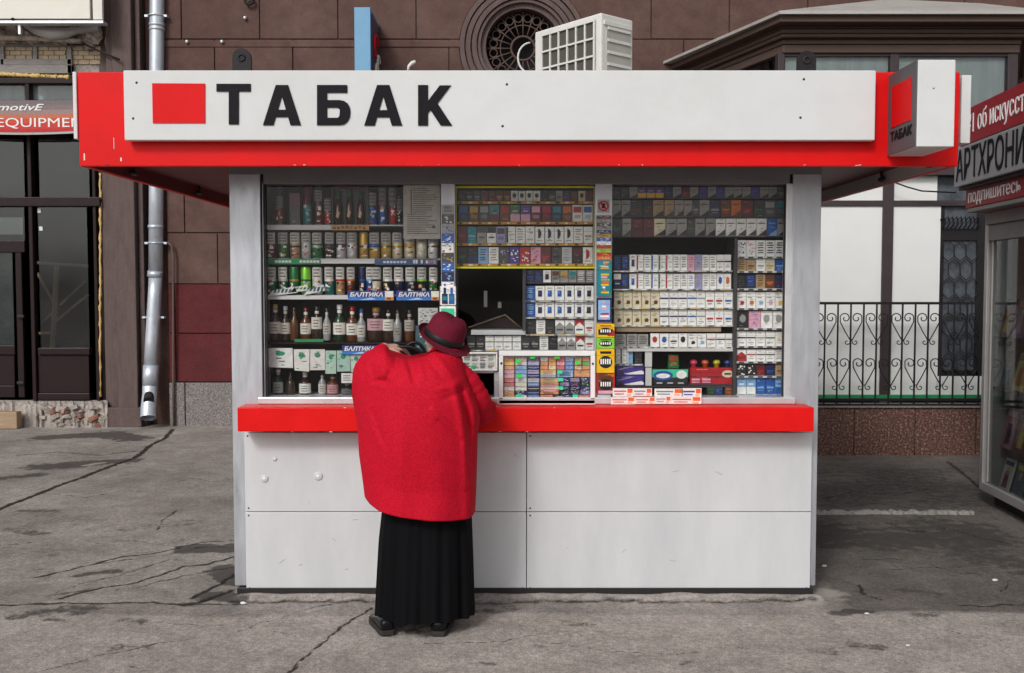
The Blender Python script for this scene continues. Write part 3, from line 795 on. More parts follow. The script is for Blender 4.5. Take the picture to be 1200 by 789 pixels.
# white fascia sign over the shopfront
ws = tag(empty('fascia_sign', (xx(40, SY-.4), SY-.4, zy(27, SY-.4))), 'large cream sign panel with rail above the shopfront, only its lower edge in view', 'sign')
mb = MB(); mb.pbox(-80, -60, 105.5, 22, SY-.4, .05); mb.build('panel', 'sign_cream', ws, bevel=.004)
mb = MB(); mb.pbox(107, -60, 120, 23, SY-.4, .05); mb.build('panel', 'sign_cream', ws, bevel=.004)
mb = MB(); mb.pbox(-80, 24, 121, 27.5, SY-.42, .12); mb.build('rail', 'aluminium_bright', ws, bevel=.004)
mb = MB(); mb.pbox(21, 27.5, 24, 40, SY-.38, .04); mb.build('bracket', 'aluminium_bright', ws)
for x in (-40, 21, 100):
    mb = MB(); mb.pbox(x, 10, x+4, 20, SY-.34, .38); mb.build('bracket', 'dark_steel', ws)
mb = MB(); mb.ellipsoid(P(15, 22.5, SY-.42), (.02,.02,.018), seg=8, rings=5); mb.build('lamp_clip', 'iron_black', ws)

# banner
BY = SY-.25
bn = tag(empty('banner', (xx(30, BY), BY, zy(150, BY))), 'red and grey equipment banner with white lettering hung across the shopfront', 'banner')
mb = MB(); n = 30
for i in range(n):
    x0 = -90+ (235)*i/n; x1 = -90+235*(i+1)/n
    sag = lambda x: 6*(1-((x-25)/115)**2)-1
    bands = [(117,(.16,.13,.14)),(122,(.20,.15,.155)),(127,(.30,.20,.19)),(132,(.50,.14,.07)),(136,(.56,.06,.03)),(141,(.55,.03,.02)),(147,(.45,.015,.02)),(150.5,None)]
    for (ya, c_), (yb, _) in zip(bands[:-1], bands[1:]):
        pts = [P(x0, ya+sag(x0)*(ya-112)/40, BY), P(x1, ya+sag(x1)*(ya-112)/40, BY), P(x1, yb+sag(x1)*(yb-112)/40, BY), P(x0, yb+sag(x0)*(yb-112)/40, BY)]
        mb.add(pts+[p+Vector((0,.006,0)) for p in pts], [(0,3,2,1),(4,5,6,7)], c_)
    pts = [P(x0, 150.5+sag(x0), BY), P(x1, 150.5+sag(x1), BY), P(x1, 153+sag(x1), BY), P(x0, 153+sag(x0), BY)]
    mb.add(pts, [(0,3,2,1)], (.42,.41,.40))
mb.build('cloth', 'print_paper', bn)
def put_text(s, size, xpix, ybase, Y, name, m_, parent, bold=0.0, shear=0.0, fit=None, sag=None):
    t, w = text_mb(s, size, .004, bold, shear=shear)
    o0 = P(xpix, ybase, Y)
    k = 1.0
    if fit: k = (P(fit, ybase, Y).x - o0.x)/w
    for q in split_letters(t):
        q.v = [(o0.x+v[0]*k, Y+v[1]-.004, o0.z+v[2]) for v in q.v]; q.build('letter', m_, parent)
put_text('EQUIPMENT', .150, -5, 149, BY, 'lettering', 'white_plastic', bn, .0, fit=112)
put_text('automotivE', .105, -38, 129.5, BY, 'lettering', 'white_plastic', bn, .0012, shear=.3, fit=52)

# ------------------------------------------------------------------ drainpipe
DY = WY-.06
dp = tag(empty('drainpipe', P(183, 495, DY).to_tuple()), 'galvanised steel drainpipe with angled open spout on the brown wall', 'drainpipe')
mb = MB(); pts = [P(184.5,-60,DY), P(184,0,DY), P(183.5,100,DY), P(183,215,DY), P(182.5,322,DY)]
mb.tube(pts, .082, 20); mb.build('pipe', 'galvanised', dp)
mb = MB(); mb.tube([P(182.5,322,DY), P(181,350,DY-.02), P(178,400,DY-.04), P(176.5,432,DY-.05)], .077, 20); mb.build('pipe', 'galvanised', dp)
mb = MB(); mb.tube([P(176.8,428,DY-.05), P(176,452,DY-.06)], .088, 20); mb.build('collar', 'galvanised', dp)
for y in (28, 33):
    mb = MB(); mb.tube([P(184,y,DY),P(184,y+3,DY)], .09, 20); mb.build('collar', 'galvanised', dp)
mb = MB(); mb.tube([P(182.4,264,DY),P(182.4,268,DY)], .088, 20); mb.build('collar', 'galvanised', dp)
mb = MB(); mb.tube([P(182,318,DY),P(181.6,325,DY)], .088, 20); mb.build('collar', 'galvanised', dp)
# open shoe
mb = MB(); mb.tube([P(176,452,DY-.06), P(175.5,463,DY-.09), P(174,478,DY-.14), P(173.6,490,DY-.20)], [.086,.086,.088,.09], 20, cap=False); mb.build('spout', 'galvanised', dp)
mb = MB(); mb.tube([P(176,455,DY-.05), P(174.5,466,DY-.16), P(174.2,470,DY-.20)], [.055,.058,.06], 16); mb.build('spout_mouth', 'interior_dark', dp)
for (y, w) in ((19,9.5),(285,11),(372,11)):
    p = P(183 if y < 350 else 180, y, DY)
    mb = MB(); mb.tube([p+Vector((math.cos(q)*.09, math.sin(q)*.09, 0)) for q in np.linspace(0,2*math.pi,21)], .010, 6)
    mb.box(p.x-.13, p.x-.085, DY-.02, DY+.06, p.z-.012, p.z+.012); mb.box(p.x+.085, p.x+.13, DY-.02, DY+.06, p.z-.012, p.z+.012); mb.build('bracket', 'galvanised', dp)
# thin conduit beside it
mb = MB(); mb.tube([P(196,284,DY),P(201,288,DY),P(203,300,DY),P(203,440,DY),P(204,500,DY)], .014, 6)
tag(mb.build('cable_conduit', 'pilaster_brown', origin=P(204,500,DY)), 'thin brown cable conduit running down beside the drainpipe', 'conduit')

# projecting blue light-box sign
bs = tag(empty('projecting_sign', P(425, 84, 11.3).to_tuple()), 'blue box sign projecting from the wall above the kiosk roof', 'sign')
a_, b_ = P(415, 8.5, 11.0), P(434.5, 86, 11.0)
mb = MB(); mb.box(a_.x, b_.x, 11.0, 11.9, b_.z-.2, a_.z); mb.build('case', 'blue_box', bs, bevel=.006)
mb = MB(); mb.box(b_.x, b_.x+.008, 11.05, 11.85, b_.z-.15, a_.z-.05); mb.build('face_panel', 'blue_face', bs)
for (y_, z_, r_, m_) in ((11.35, -.35, .14, 'counter_red'), (11.55, -.50, .10, 'paper_white'), (11.4, -.62, .09, 'sign_cream')):
    mb = MB(); mb.tube([(b_.x+.010, y_+math.cos(q)*r_, a_.z+z_+math.sin(q)*r_*.9) for q in np.linspace(.3, 4.6, 14)], .020, 6); mb.build('printed_mark', m_, bs)

# ------------------------------------------------------------------ bay window of the building
BF = 9.9
bay = tag(empty('bay_window', (xx(1050, BF), BF, 0)), 'brown bay with heavy cornice, pale panes and white lower panels behind the newsstand', 'bay window')
xl_, xr_ = xx(915, BF), xx(1187, BF)
def bayprism(off, z0, z1, name, m_, d=0.0, bevel=0.0):
    sl = 1.9
    mb = MB(); mb.hprism([(xl_-off*.4, BF-off), (xr_+off*.4, BF-off), (xr_+off*.8+1.0, WY+.2), (xl_-off*.8-.68, WY+.2)], z0, z1)
    return mb.build(name, m_, bay, bevel=bevel)
offs = [.02, .035, .10, .115, .13, .27]
zt = [zy(v, BF-o) for v, o in zip((62, 52, 44, 39, 33, 26, 17), (.02, .035, .10, .115, .13, .27, .30))]
for k in range(6): bayprism(offs[k], zt[k]+(.002 if k else 0), zt[k+1], 'cornice_course', 'bay_brown', bevel=.01)
# sheet roof
mb = MB(); z_ = zt[6]; o_ = .32
q = [(xl_-o_*.4, BF-o_, z_), (xr_+o_*.4, BF-o_, z_), (xr_+o_+1.0, WY+.2, z_), (xl_-o_-.68, WY+.2, z_)]
ap = [tuple(P(1040,-1,11.3)), tuple(P(1150,4,11.3))]
mb.add(q+[(p[0],p[1],p[2]+.03) for p in q]+ap, [(3,2,1,0),(0,1,5,4),(1,2,6,5),(3,0,4,7),(4,5,9,8),(5,6,9),(7,4,8),(6,7,8,9)]); mb.build('sheet_roof', 'roof_metal', bay)
# upper glazing
zs = zy(205, BF)
for (xa, xb) in ((912,918),(1044,1051.5),(1182,1190)):
    mb = MB(); mb.pbox(xa, 62.2, xb, 205, BF+.003*(xa % 2), .12); mb.build('mullion', 'bay_frame', bay, bevel=.006)
mb = MB(); mb.pbox(918, 62.2, 1182, 66, BF+.01, .09); mb.build('head_frame', 'bay_frame', bay)
mb = MB(); mb.pbox(918, 192, 1182, 205, BF+.012, .09); mb.build('transom', 'bay_frame', bay)
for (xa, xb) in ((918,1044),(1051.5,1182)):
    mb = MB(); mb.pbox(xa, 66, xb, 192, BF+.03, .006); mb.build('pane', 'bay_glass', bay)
    mb = MB(); mb.pbox(xa, 66, xb, 192, BF+.075, .01); mb.build('pale_blind', 'curtain_grey', bay)  # pale sheet added behind the glass for the reflected sky
# slanted side glazing
pA, pB = Vector((xl_, BF, 0)), Vector((xl_-.68, WY+.2, 0))
def side_quad(t0, t1, z0, z1, off, name, m_):
    a_, b2 = pA.lerp(pB, t0), pA.lerp(pB, t1); n_ = Vector((-(pB-pA).y, (pB-pA).x, 0)).normalized()*-1
    if n_.x > 0: n_ = -n_
    mb = MB(); vs_ = []
    for p in (a_, b2):
        for o2 in (off, off-.05):
            for z in (z0, z1): vs_.append((p.x+n_.x*o2, p.y+n_.y*o2, z))
    mb.add(vs_, [(0,1,5,4),(2,6,7,3),(0,2,3,1),(4,5,7,6),(1,3,7,5),(0,4,6,2)]); return mb.build(name, m_, bay)
side_quad(.02, .06, zs, zt[0], .0, 'mullion', 'bay_frame'); side_quad(.5, .54, zs, zt[0], .0, 'mullion', 'bay_frame')
side_quad(.06, .5, zs, zt[0]-.01, -.04, 'pane', 'shop_glass'); side_quad(.54, .98, zs, zt[0]-.01, -.04, 'pane', 'shop_glass')
side_quad(.02, .98, zs, zt[0], -.25, 'pale_blind', 'curtain_grey')  # added reflection sheet continued along the slanted side
side_quad(.0, 1, -.1, zs, -.01, 'side_wall', 'panel_cream')
# lower part: white panels in dark frames, ornamental window
LYW = BF+.10
def lp(xa, ya, xb, yb, name, m_, Y=LYW, d=.03, bevel=.0):
    mb = MB(); mb.pbox(xa, ya, xb, yb, Y, d); return mb.build(name, m_, bay, bevel=bevel)
lp(916, 205, 1035, 236, 'white_panel', 'panel_cream'); lp(1044, 205, 1098, 236, 'white_panel', 'panel_cream')
lp(916, 241, 1035, 463, 'white_panel', 'panel_cream'); lp(1044, 241, 1098, 463, 'white_panel', 'panel_cream')
lp(1098, 441, 1190, 463, 'white_panel', 'panel_cream')
lp(1036, 200, 1043, 480, 'mullion', 'bay_frame', LYW-.03, .03, .004)
lp(916, 235, 1190, 241.5, 'transom', 'bay_frame', LYW-.02, .02, .004)
lp(916, 463, 1190, 469.5, 'green_sill', 'green_strip', LYW-.04, .08, .004)
lp(916, 469.5, 1190, 500, 'foot_panel', 'bay_frame', LYW+.01, .03)
lp(1098, 205, 1190, 235, 'pane', 'grille_glass', LYW+.03, .01)
lp(1098, 241.5, 1103, 441, 'window_frame', 'iron_black', LYW+.01, .018, .003); lp(1146, 241.5, 1152, 441, 'window_frame', 'iron_black', LYW+.01, .018, .003)
lp(1103, 434, 1146, 441, 'window_frame', 'iron_black', LYW+.01, .018, .003); lp(1103, 268, 1146, 282, 'window_frame', 'iron_black', LYW+.008, .02, .003)
lp(1103, 241.5, 1146, 268, 'pane', 'grille_glass', LYW+.03, .01); lp(1103, 282, 1146, 434, 'pane', 'grille_glass', LYW+.03, .01)
for r in range(7):
    for c in range(3):
        mb = MB(); cxp = 1111+14*c+(7 if r % 2 else 0); cyp = 294+22*r
        if cxp > 1142: continue
        mb.tube([P(cxp+8*math.sin(q), cyp+12.5*math.cos(q), LYW-.005) for q in np.linspace(0, 2*math.pi, 7)], .0055, 5, smooth=False); mb.build('lattice_ring', 'iron_black', bay)
for k in range(9):
    mb = MB(); x0 = 1104+5*k; mb.tube([P(x0,268,LYW-.02), P(x0+4,262,LYW-.03), P(x0+2,254,LYW-.02), P(x0-2,258,LYW-.02)], .008, 5); mb.build('lattice_scroll', 'iron_black', bay)
# cable sagging across
mb = MB(); mb.tube([P(1046,213,BF-.05),P(1062,219,BF-.05),P(1080,224,BF-.05),P(1120,226,BF-.05)], .008, 5)
tag(mb.build('overhead_cable', 'dark_steel', origin=P(1046,213,BF-.05)), 'thin dark cable sagging across the white bay panels', 'cable')

# granite low wall and iron fence
FY = 9.6
lw = MB(); a_ = P(930, 478, FY); b_ = P(1300, 540, FY)
gw = tag(empty('granite_wall', (a_.x, FY, 0)), 'low reddish granite wall carrying the iron fence', 'low wall')
x = a_.x; k = 0
while x < b_.x:
    mb = MB(); mb.box(x+.003, x+.597, FY, FY+.3, -.05, a_.z); mb.build('granite_slab', 'granite_red', gw, bevel=.008); x += .6
mb = MB(); mb.box(a_.x, b_.x, FY-.02, FY+.32, a_.z, a_.z+.012); mb.build('coping', 'granite_grey', gw, bevel=.004)
GF = FY+.08
fe = tag(empty('iron_fence', (P(1050,477,GF).x, GF, a_.z)), 'black wrought iron fence with heart scrolls on the granite wall', 'fence')
def frail(y0, y1):
    mb = MB(); mb.pbox(915, y0, 1200, y1, GF-.012, .024); mb.build('rail', 'iron_black', fe)
frail(354, 357); frail(467, 470); frail(473.5, 476)
bar_me = None; px0 = 921.6
for k in range(19):
    x = px0+15.15*k
    a2 = P(x, 357, GF); b2 = P(x, 477.5, GF)
    mb = MB(); mb.box(a2.x-.007, a2.x+.007, GF-.007, GF+.007, b2.z, a2.z); mb.build('bar', 'iron_black', fe)
def spiral(c, r0, turns, start, sgn, n=12):
    out = []
    for i in range(n+1):
        t = i/n; r_ = r0*(1-.75*t); th = start + sgn*turns*2*math.pi*t
        out.append((c[0]+r_*math.cos(th), c[1]-r_*math.sin(th)))
    return out
def heart(cx_, yt):
    for s in (-1, 1):
        sp = spiral((cx_+s*6.6, yt+6.5), 6.4, 1.05, math.radians(20 if s > 0 else 160), s, 14)
        mb = MB(); mb.tube([P(a, b, GF) for a, b in [(cx_+s*.6, yt+33), (cx_+s*7, yt+22), (cx_+s*12.6, yt+11)] + sp], .0058, 5); mb.build('scroll', 'iron_black', fe)
        sp2 = spiral((cx_+s*4.8, yt+34.5), 3.6, .85, math.radians(180 if s > 0 else 0), s, 10)
        mb = MB(); mb.tube([P(cx_+s*.8, yt+31, GF)] + [P(a, b, GF) for a, b in sp2], .005, 5); mb.build('scroll', 'iron_black', fe)
for k in range(9):
    heart(px0+15.15*(2*k+1), 366.5); heart(px0+15.15*(2*k+2), 419.5)

# ------------------------------------------------------------------ newsstand
O_ = Vector((3.60, 7.5, 0)); tdir = Vector((-.0843, -1, 0)).normalized()
ang = math.atan2(tdir.y, tdir.x)
ns = tag(empty('newsstand', O_, ang), 'grey glazed newsstand with red and grey lettered sign boxes', 'newsstand')
def nb(x0, x1, y0, y1, z0, z1, name, m_, par=ns, bevel=.005):
    mb = MB(); mb.box(x0, x1, y0, y1, z0, z1); return mb.build(name, m_, par, local=True, bevel=bevel)
LN = 2.6
nb(0, .055, 0, .055, .10, 2.25, 'corner_post', 'stand_alu'); nb(.075, .10, .02, .05, .17, 2.05, 'window_frame', 'stand_alu'); nb(1.30, 1.36, 0, .055, .17, 2.05, 'window_frame', 'stand_alu')
nb(.055, LN, 0, .055, .10, .165, 'bottom_rail', 'stand_alu'); nb(.055, LN, .003, .055, 2.0, 2.12, 'shutter_box', 'stand_grey'); nb(.055, LN, -.02, .055, 2.12, 2.25, 'shutter_box', 'stand_grey')
nb(.04, LN, .10, 1.8, -.01, .10, 'plinth', 'stand_dark')
nb(.10, 1.30, .03, .036, .165, 2.0, 'pane', 'stand_glass', bevel=0); nb(1.36, LN, .03, .036, .165, 2.0, 'pane', 'stand_glass', bevel=0)
nb(0, .05, .055, 1.9, .10, 2.25, 'rear_wall', 'stand_grey'); nb(.05, LN, 1.85, 1.9, .10, 2.25, 'side_wall', 'stand_grey'); nb(LN-.05, LN, .055, 1.85, .10, 2.25, 'front_wall', 'stand_grey')
nb(.05, LN-.05, .45, .5, .10, 2.25, 'display_back', 'interior_brown'); nb(.05, LN-.05, .056, 1.85, .095, .12, 'floor_plate', 'stand_dark'); nb(.0, LN, .0, 1.9, 2.25, 2.3, 'ceiling_plate', 'stand_dark')
nb(.06, LN, .06, .42, .88, .90, 'display_shelf', 'interior_brown'); nb(.06, LN, .06, .42, 1.27, 1.28, 'display_shelf', 'interior_brown')
mb = MB(); mb.add([(.0,-.15,2.25),(LN,-.15,2.25),(LN,.0,2.20),(0,.0,2.20),(.0,-.15,2.40),(LN,-.15,2.40),(LN,.1,2.40),(0,.1,2.40)], [(0,3,2,1),(4,5,6,7),(0,1,5,4),(1,2,6,5),(2,3,7,6),(3,0,4,7)])
s1 = mb.build('lower_sign', 'stand_red', ns, local=True, bevel=.01)
nb(.02, LN, -.145, -.01, 2.215, 2.245, 'lower_lip', 'stand_grey')
s2 = nb(-.02, LN, -.23, .1, 2.41, 2.70, 'middle_sign', 'stand_sign', bevel=.008)
nb(.0, LN, -.20, .1, 2.385, 2.408, 'sign_tray', 'stand_dark')
s3 = nb(0, LN, -.20, .1, 2.715, 2.98, 'upper_sign', 'stand_red', bevel=.008)
def ntext(s, size, x0, z0, y, m_, par, bold=0, fit=None):
    t, w = text_mb(s, size, .004, bold); k = (fit/w) if fit else 1
    for q in split_letters(t):
        q.v = [(x0+v[0]*k, y+v[1], z0+v[2]) for v in q.v]; q.build('letter', m_, par, local=True)
ntext('АРТХРОНИКА', .31, .03, 2.45, -.234, 'letter_black', s2, .0015, fit=1.50)
ntext('№1 об искусстве', .20, .07, 2.79, -.204, 'white_plastic', s3, .0, fit=1.22)
ntext('подпишитесь', .135, .06, 2.285, -.154, 'white_plastic', s1, .0, fit=.92)
# magazines behind its glass
rm = random.Random(31); mcol = [('dark red','#6b1d24'),('violet','#4a3a66'),('white','#b9b4b0'),('teal','#2f5a60'),('orange','#a0582a'),('navy','#232a45'),('yellow','#b0a030'),('pink','#9a6474')]
mi = 0
for row, (zb, hh) in enumerate(((1.285,.28),(.905,.27),(.13,.24),(.45,.30))):
    for k in range(5):
        cn, hx = mcol[mi % 8]; mi += 1
        x0 = .13+.22*k; w_ = .17; y_ = .07+.01*row
        mb = MB(); tl = .06; c_ = lin(hx)
        mb.add([(x0,y_,zb),(x0+w_,y_,zb),(x0+w_,y_+tl,zb+hh),(x0,y_+tl,zb+hh),(x0,y_+.008,zb),(x0+w_,y_+.008,zb),(x0+w_,y_+tl+.008,zb+hh),(x0,y_+tl+.008,zb+hh)],
               [(0,1,2,3),(5,4,7,6),(4,0,3,7),(1,5,6,2),(3,2,6,7),(4,5,1,0)], c_)
        f = lambda u, v, o=.002: (x0+w_*u, y_+tl*v-o, zb+hh*v)
        mb.add([f(.08,.80),f(.92,.80),f(.92,.93),f(.08,.93)], [(0,1,2,3)], lin(mcol[(mi+2)%8][1]))
        mb.add([f(.25,.12),f(.75,.12),f(.68,.62),f(.32,.62)], [(0,1,2,3)], lin(mcol[(mi+5)%8][1]))
        mb.add([f(.35,.50),f(.65,.50),f(.60,.72),f(.40,.72)], [(0,1,2,3)], lin('#b08a70'))
        R_ = Matrix.Translation(O_) @ Matrix.Rotation(ang, 4, 'Z'); mb.xform(R_)
        org = R_ @ Vector((x0+w_/2, y_, zb))
        rown = ('top shelf','second shelf','bottom ledge','low rack')[row]
        tag(mb.build('magazine', 'print_gloss', origin=org), f'{cn} magazine, {ordw(k+1)} from far corner on the newsstand {rown}', 'magazine', 'magazines in the newsstand window')
# ------------------------------------------------------------------ the kiosk
KF, GY, CF, CY_ = 5.20, 5.235, 4.75, 4.69     # column front, glass, canopy front, sign panel front
kx0, kx1 = P(271, 400, KF).x, P(960, 400, KF).x
ztop = zy(204, KF)
ki = tag(empty('tobacco_kiosk', ((kx0+kx1)/2, KF, 0)), 'silver and white tobacco kiosk with red canopy, counter and product windows', 'kiosk')
def kb_(name, m_, xa, ya, xb, yb, Y=KF, d=.05, bevel=.003, par=ki):
    mb = MB(); mb.pbox(xa, ya, xb, yb, Y, d); return mb.build(name, m_, par, bevel=bevel)
def kbox(name, m_, x0, x1, y0, y1, z0, z1, bevel=.003, par=ki):
    mb = MB(); mb.box(x0, x1, y0, y1, z0, z1); return mb.build(name, m_, par, bevel=bevel)
KD = 2.1
X308, X928 = P(307, 400, KF).x, P(927, 400, KF).x
kbox('column', 'aluminium', kx0, X308, KF, KF+.18, .05, ztop); kbox('column', 'aluminium', X928, kx1, KF, KF+.18, .05, ztop)
kbox('side_wall', 'white_panel', kx0+.01, kx0+.05, KF+.18, KF+KD, .05, ztop); kbox('side_wall', 'white_panel', kx1-.05, kx1-.01, KF+.18, KF+KD, .05, ztop)
kbox('rear_wall', 'white_panel', kx0+.01, kx1-.01, KF+KD, KF+KD+.04, .05, ztop)
kbox('inner_rear_wall', 'interior_brown', kx0+.06, kx1-.06, KF+KD-.06, KF+KD-.01, .07, ztop-.02)
kbox('floor_frame', 'dark_steel', kx0+.02, kx1-.02, KF-.03, KF+KD, .0, .045)
kbox('inner_ceiling', 'interior_dark', kx0+.05, kx1-.05, KF+.02, KF+KD, ztop-.03, ztop-.002)
# lower white panels
zc1 = zy(506, KF); zh = zy(600, KF-.02); zb = zy(693.5, KF-.02)
x287, x617, x951 = P(287,600,KF-.02).x, P(617,600,KF-.02).x, P(951,600,KF-.02).x
for (a_, b_, lo, hi) in ((x287,x617,zh,zc1),(x617,x951,zh,zc1),(x287,x617,zb,zh),(x617,x951,zb,zh)):
    p_ = kbox('lower_panel', 'white_panel', a_+.0018, b_-.0018, KF-.02, KF+.01, lo+.0018, hi-.0018, .003)
    for sx in (a_+.02, b_-.02):
        for sz in (lo+.02, hi-.02):
            if lo < .3 and sz < .3 or sx in (a_+.02,):
                mb = MB(); mb.ellipsoid((sx, KF-.02, sz), (.005,.003,.005), seg=8, rings=4); mb.build('screw', 'screw_dark', p_)
kbox('base_profile', 'dark_steel', x287, x951, KF-.005, KF+.02, .02, zb-.004, 0)
kbox('base_profile', 'aluminium', x287-.02, x951+.01, KF-.012, KF-.004, .030, .037, 0)
# round scars of old fixings on the panel
for (x, y, r_) in ((310,561,.014),(373,558,.016),(322,538,.008)):
    p = P(x, y, KF-.022); mb = MB(); mb.ellipsoid(p, (r_*1.5,.006,r_*1.5), seg=20, rings=8); mb.build('fixing_patch', 'white_panel', ki); mb = MB(); mb.ellipsoid(p+Vector((0,-.004,0)), (r_*.6,.004,r_*.6), seg=14, rings=6); mb.build('fixing_cap', 'white_plastic', ki)
# counter
zct = zy(477, 5.06); zcb = zy(506, 5.04)
xa_, xb_ = P(278,490,5.04).x, P(954,490,5.04).x
kbox('counter', 'counter_red', xa_, xb_, 5.04, KF-.001, zcb, zct, .005)
# sill on top of it
kbox('window_sill', 'aluminium_bright', X308-.02, X928+.02, KF-.03, KF+.10, zct+.001, zy(466, KF-.03), .004)
SILL = zy(466, KF-.03)
# head of the window
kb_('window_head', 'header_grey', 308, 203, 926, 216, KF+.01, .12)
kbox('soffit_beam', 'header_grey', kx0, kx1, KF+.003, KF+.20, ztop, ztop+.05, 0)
# window frames
for (xa, xb, m_) in ((307,311,'aluminium'),(922,927,'aluminium_bright')):
    kb_('window_frame', m_, xa, 215, xb, 466, KF+.005, .06)
kb_('window_frame', 'aluminium', 516.5, 215, 534, 466, KF+.008, .06); kb_('window_frame', 'aluminium', 697.5, 215, 716.5, 466, KF+.008, .06)
kb_('glazing_bead', 'dark_steel', 311, 215.6, 313, 465, KF+.02, .02, 0); kb_('glazing_bead', 'dark_steel', 920, 215.6, 922, 465, KF+.02, .02, 0)
# panes
def pane(xa, ya, xb, yb, Y=GY):
    mb = MB(); a_ = P(xa, ya, Y); b_ = P(xb, yb, Y)
    mb.box(a_.x, b_.x, Y, Y+.005, b_.z, a_.z); mb.build('pane', 'kiosk_glass', ki)
pane(311, 215, 517, 466); pane(716, 215, 922, 466); pane(534, 215, 698, 412)
# canopy
fx0, fx1 = P(92, 140, CF).x, P(1124, 140, CF).x
zf1, zf0 = zy(84.5, CF), zy(195, CF); zso = zf0+.075
CB = KF+KD+.25
kbox('front_fascia', 'fascia_red', fx0, fx1, CF, CF+.03, zf0, zf1, .004)
kbox('side_fascia', 'fascia_red', fx0, fx0+.025, CF+.03, CB, zf0, zf1, .004); kbox('side_fascia', 'fascia_red', fx1-.025, fx1, CF+.03, CB, zf0, zf1, .004)
kbox('fascia_lining', 'soffit_white', fx1-.029, fx1-.025, CF+.04, CB-.02, zf0+.004, zso, 0); kbox('fascia_lining', 'soffit_red', fx0+.025, fx0+.029, CF+.04, CB-.02, zf0+.004, zso, 0)  # white for the lit lining, red for the reflected glow, put into the colours
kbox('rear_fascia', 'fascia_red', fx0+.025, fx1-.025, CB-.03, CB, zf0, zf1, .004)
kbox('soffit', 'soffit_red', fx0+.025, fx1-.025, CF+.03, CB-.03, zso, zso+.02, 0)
kbox('roof', 'roof_metal', fx0+.025, fx1-.025, CF+.03, CB-.03, zf1-.06, zf1-.04, 0)
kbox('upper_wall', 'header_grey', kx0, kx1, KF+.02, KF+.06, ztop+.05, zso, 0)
# small worn spots of the red paint
for (x, y, w, h) in ((98,184,1.6,8),(141,187,1.6,4),(133,168,.8,13)):
    mb = MB(); mb.pbox(x, y-h/2, x+w, y+h/2, CF-.0012, .001); mb.build('paint_chip', 'sign_cream', ki)
rw = random.Random(41)
for k in range(16):
    x = rw.uniform(700, 1118) if k < 8 else rw.uniform(100, 700); y = 195-rw.uniform(.3, 1.6); w, h = rw.uniform(1, 4), rw.uniform(.4, 1.0)
    mb = MB(); mb.pbox(x, y-h, x+w, y, CF-.0012, .001); mb.build('paint_chip', 'soffit_white' if k % 3 else 'soffit_red', ki)
for k in range(14):
    x = rw.uniform(285, 950); y = rw.choice([477.6, 505.6])+rw.uniform(-.2,.4); w, h = rw.uniform(.8, 3.5), rw.uniform(.4, 1.0)
    mb = MB(); mb.pbox(x, y, x+w, y+h, 5.04-.0012, .001); mb.build('paint_chip', 'soffit_white' if k % 2 else 'soffit_red', ki)
for k in range(16):      # scuffs on the white panels
    x = rw.uniform(292, 945); y = rw.uniform(520, 690); w = rw.uniform(1.5, 9); h = rw.uniform(.25, .6)
    mb = MB(); p = P(x, y, KF-.0212); q_ = P(x+w, y+rw.uniform(-5, 5), KF-.0212); mb.prism([(p.x,p.z),(q_.x,q_.z),(q_.x,q_.z+h*.0045),(p.x,p.z+h*.0045)], KF-.0212, KF-.0202); mb.build('scuff_mark', 'board_grey', ki)
# sign panel, emblem, letters
zs1, zs0 = zy(82.5, CY_), zy(164.5, CY_)
sp_ = kbox('sign_panel', 'sign_white', P(145,120,CY_).x, P(1026,120,CY_).x, CY_, CY_+.045, zs0, zs1, .004)
kbox('panel_spacer', 'dark_steel', P(170,120,CY_).x, P(1005,120,CY_).x, CY_+.045, CF, zs0+.06, zs1-.06, 0, sp_)
def plate(name, poly, m_, par=sp_, Y=CY_, d=.006):
    mb = MB(); mb.prism([(P(x, y, Y).x, P(x, y, Y).z) for x, y in poly], Y-d, Y-.0004); return mb.build(name, m_, par)
plate('emblem_square', [(178.7,98),(240.5,98.3),(240.5,144.4),(179.5,144.4)], 'emblem_red')
plate('letter', [(254,98.6),(294,98.6),(294,107.5),(280,107.5),(280,146),(268.4,146),(268.4,107.5),(254,107.5)], 'letter_black')
def letterA(x0, x1, yt, yb):
    c = (x0+x1)/2; w = x1-x0; mb = MB()
    f = lambda x, y: (P(x, y, CY_).x, P(x, y, CY_).z)
    tri = lambda pts: mb.prism([f(*p) for p in pts], CY_-.006, CY_-.0004)
    h = yb-yt
    tri([(c-7.2,yt),(c,yt),(c,yt+13),(x0+12.2,yb),(x0,yb)]); tri([(c,yt),(c+7.2,yt),(x1,yb),(x1-12.2,yb),(c,yt+13)])
    mb.prism([f(x0+14.5-4.6,yb-18), f(x1-9.9,yb-18), f(x1-6.6,yb-9.6), f(x0+6.6,yb-9.6)], CY_-.0061, CY_-.0004)
    mb.build('letter', 'letter_black', sp_)
letterA(308.4, 352.8, 100, 147); letterA(427, 471.4, 100, 147.4)
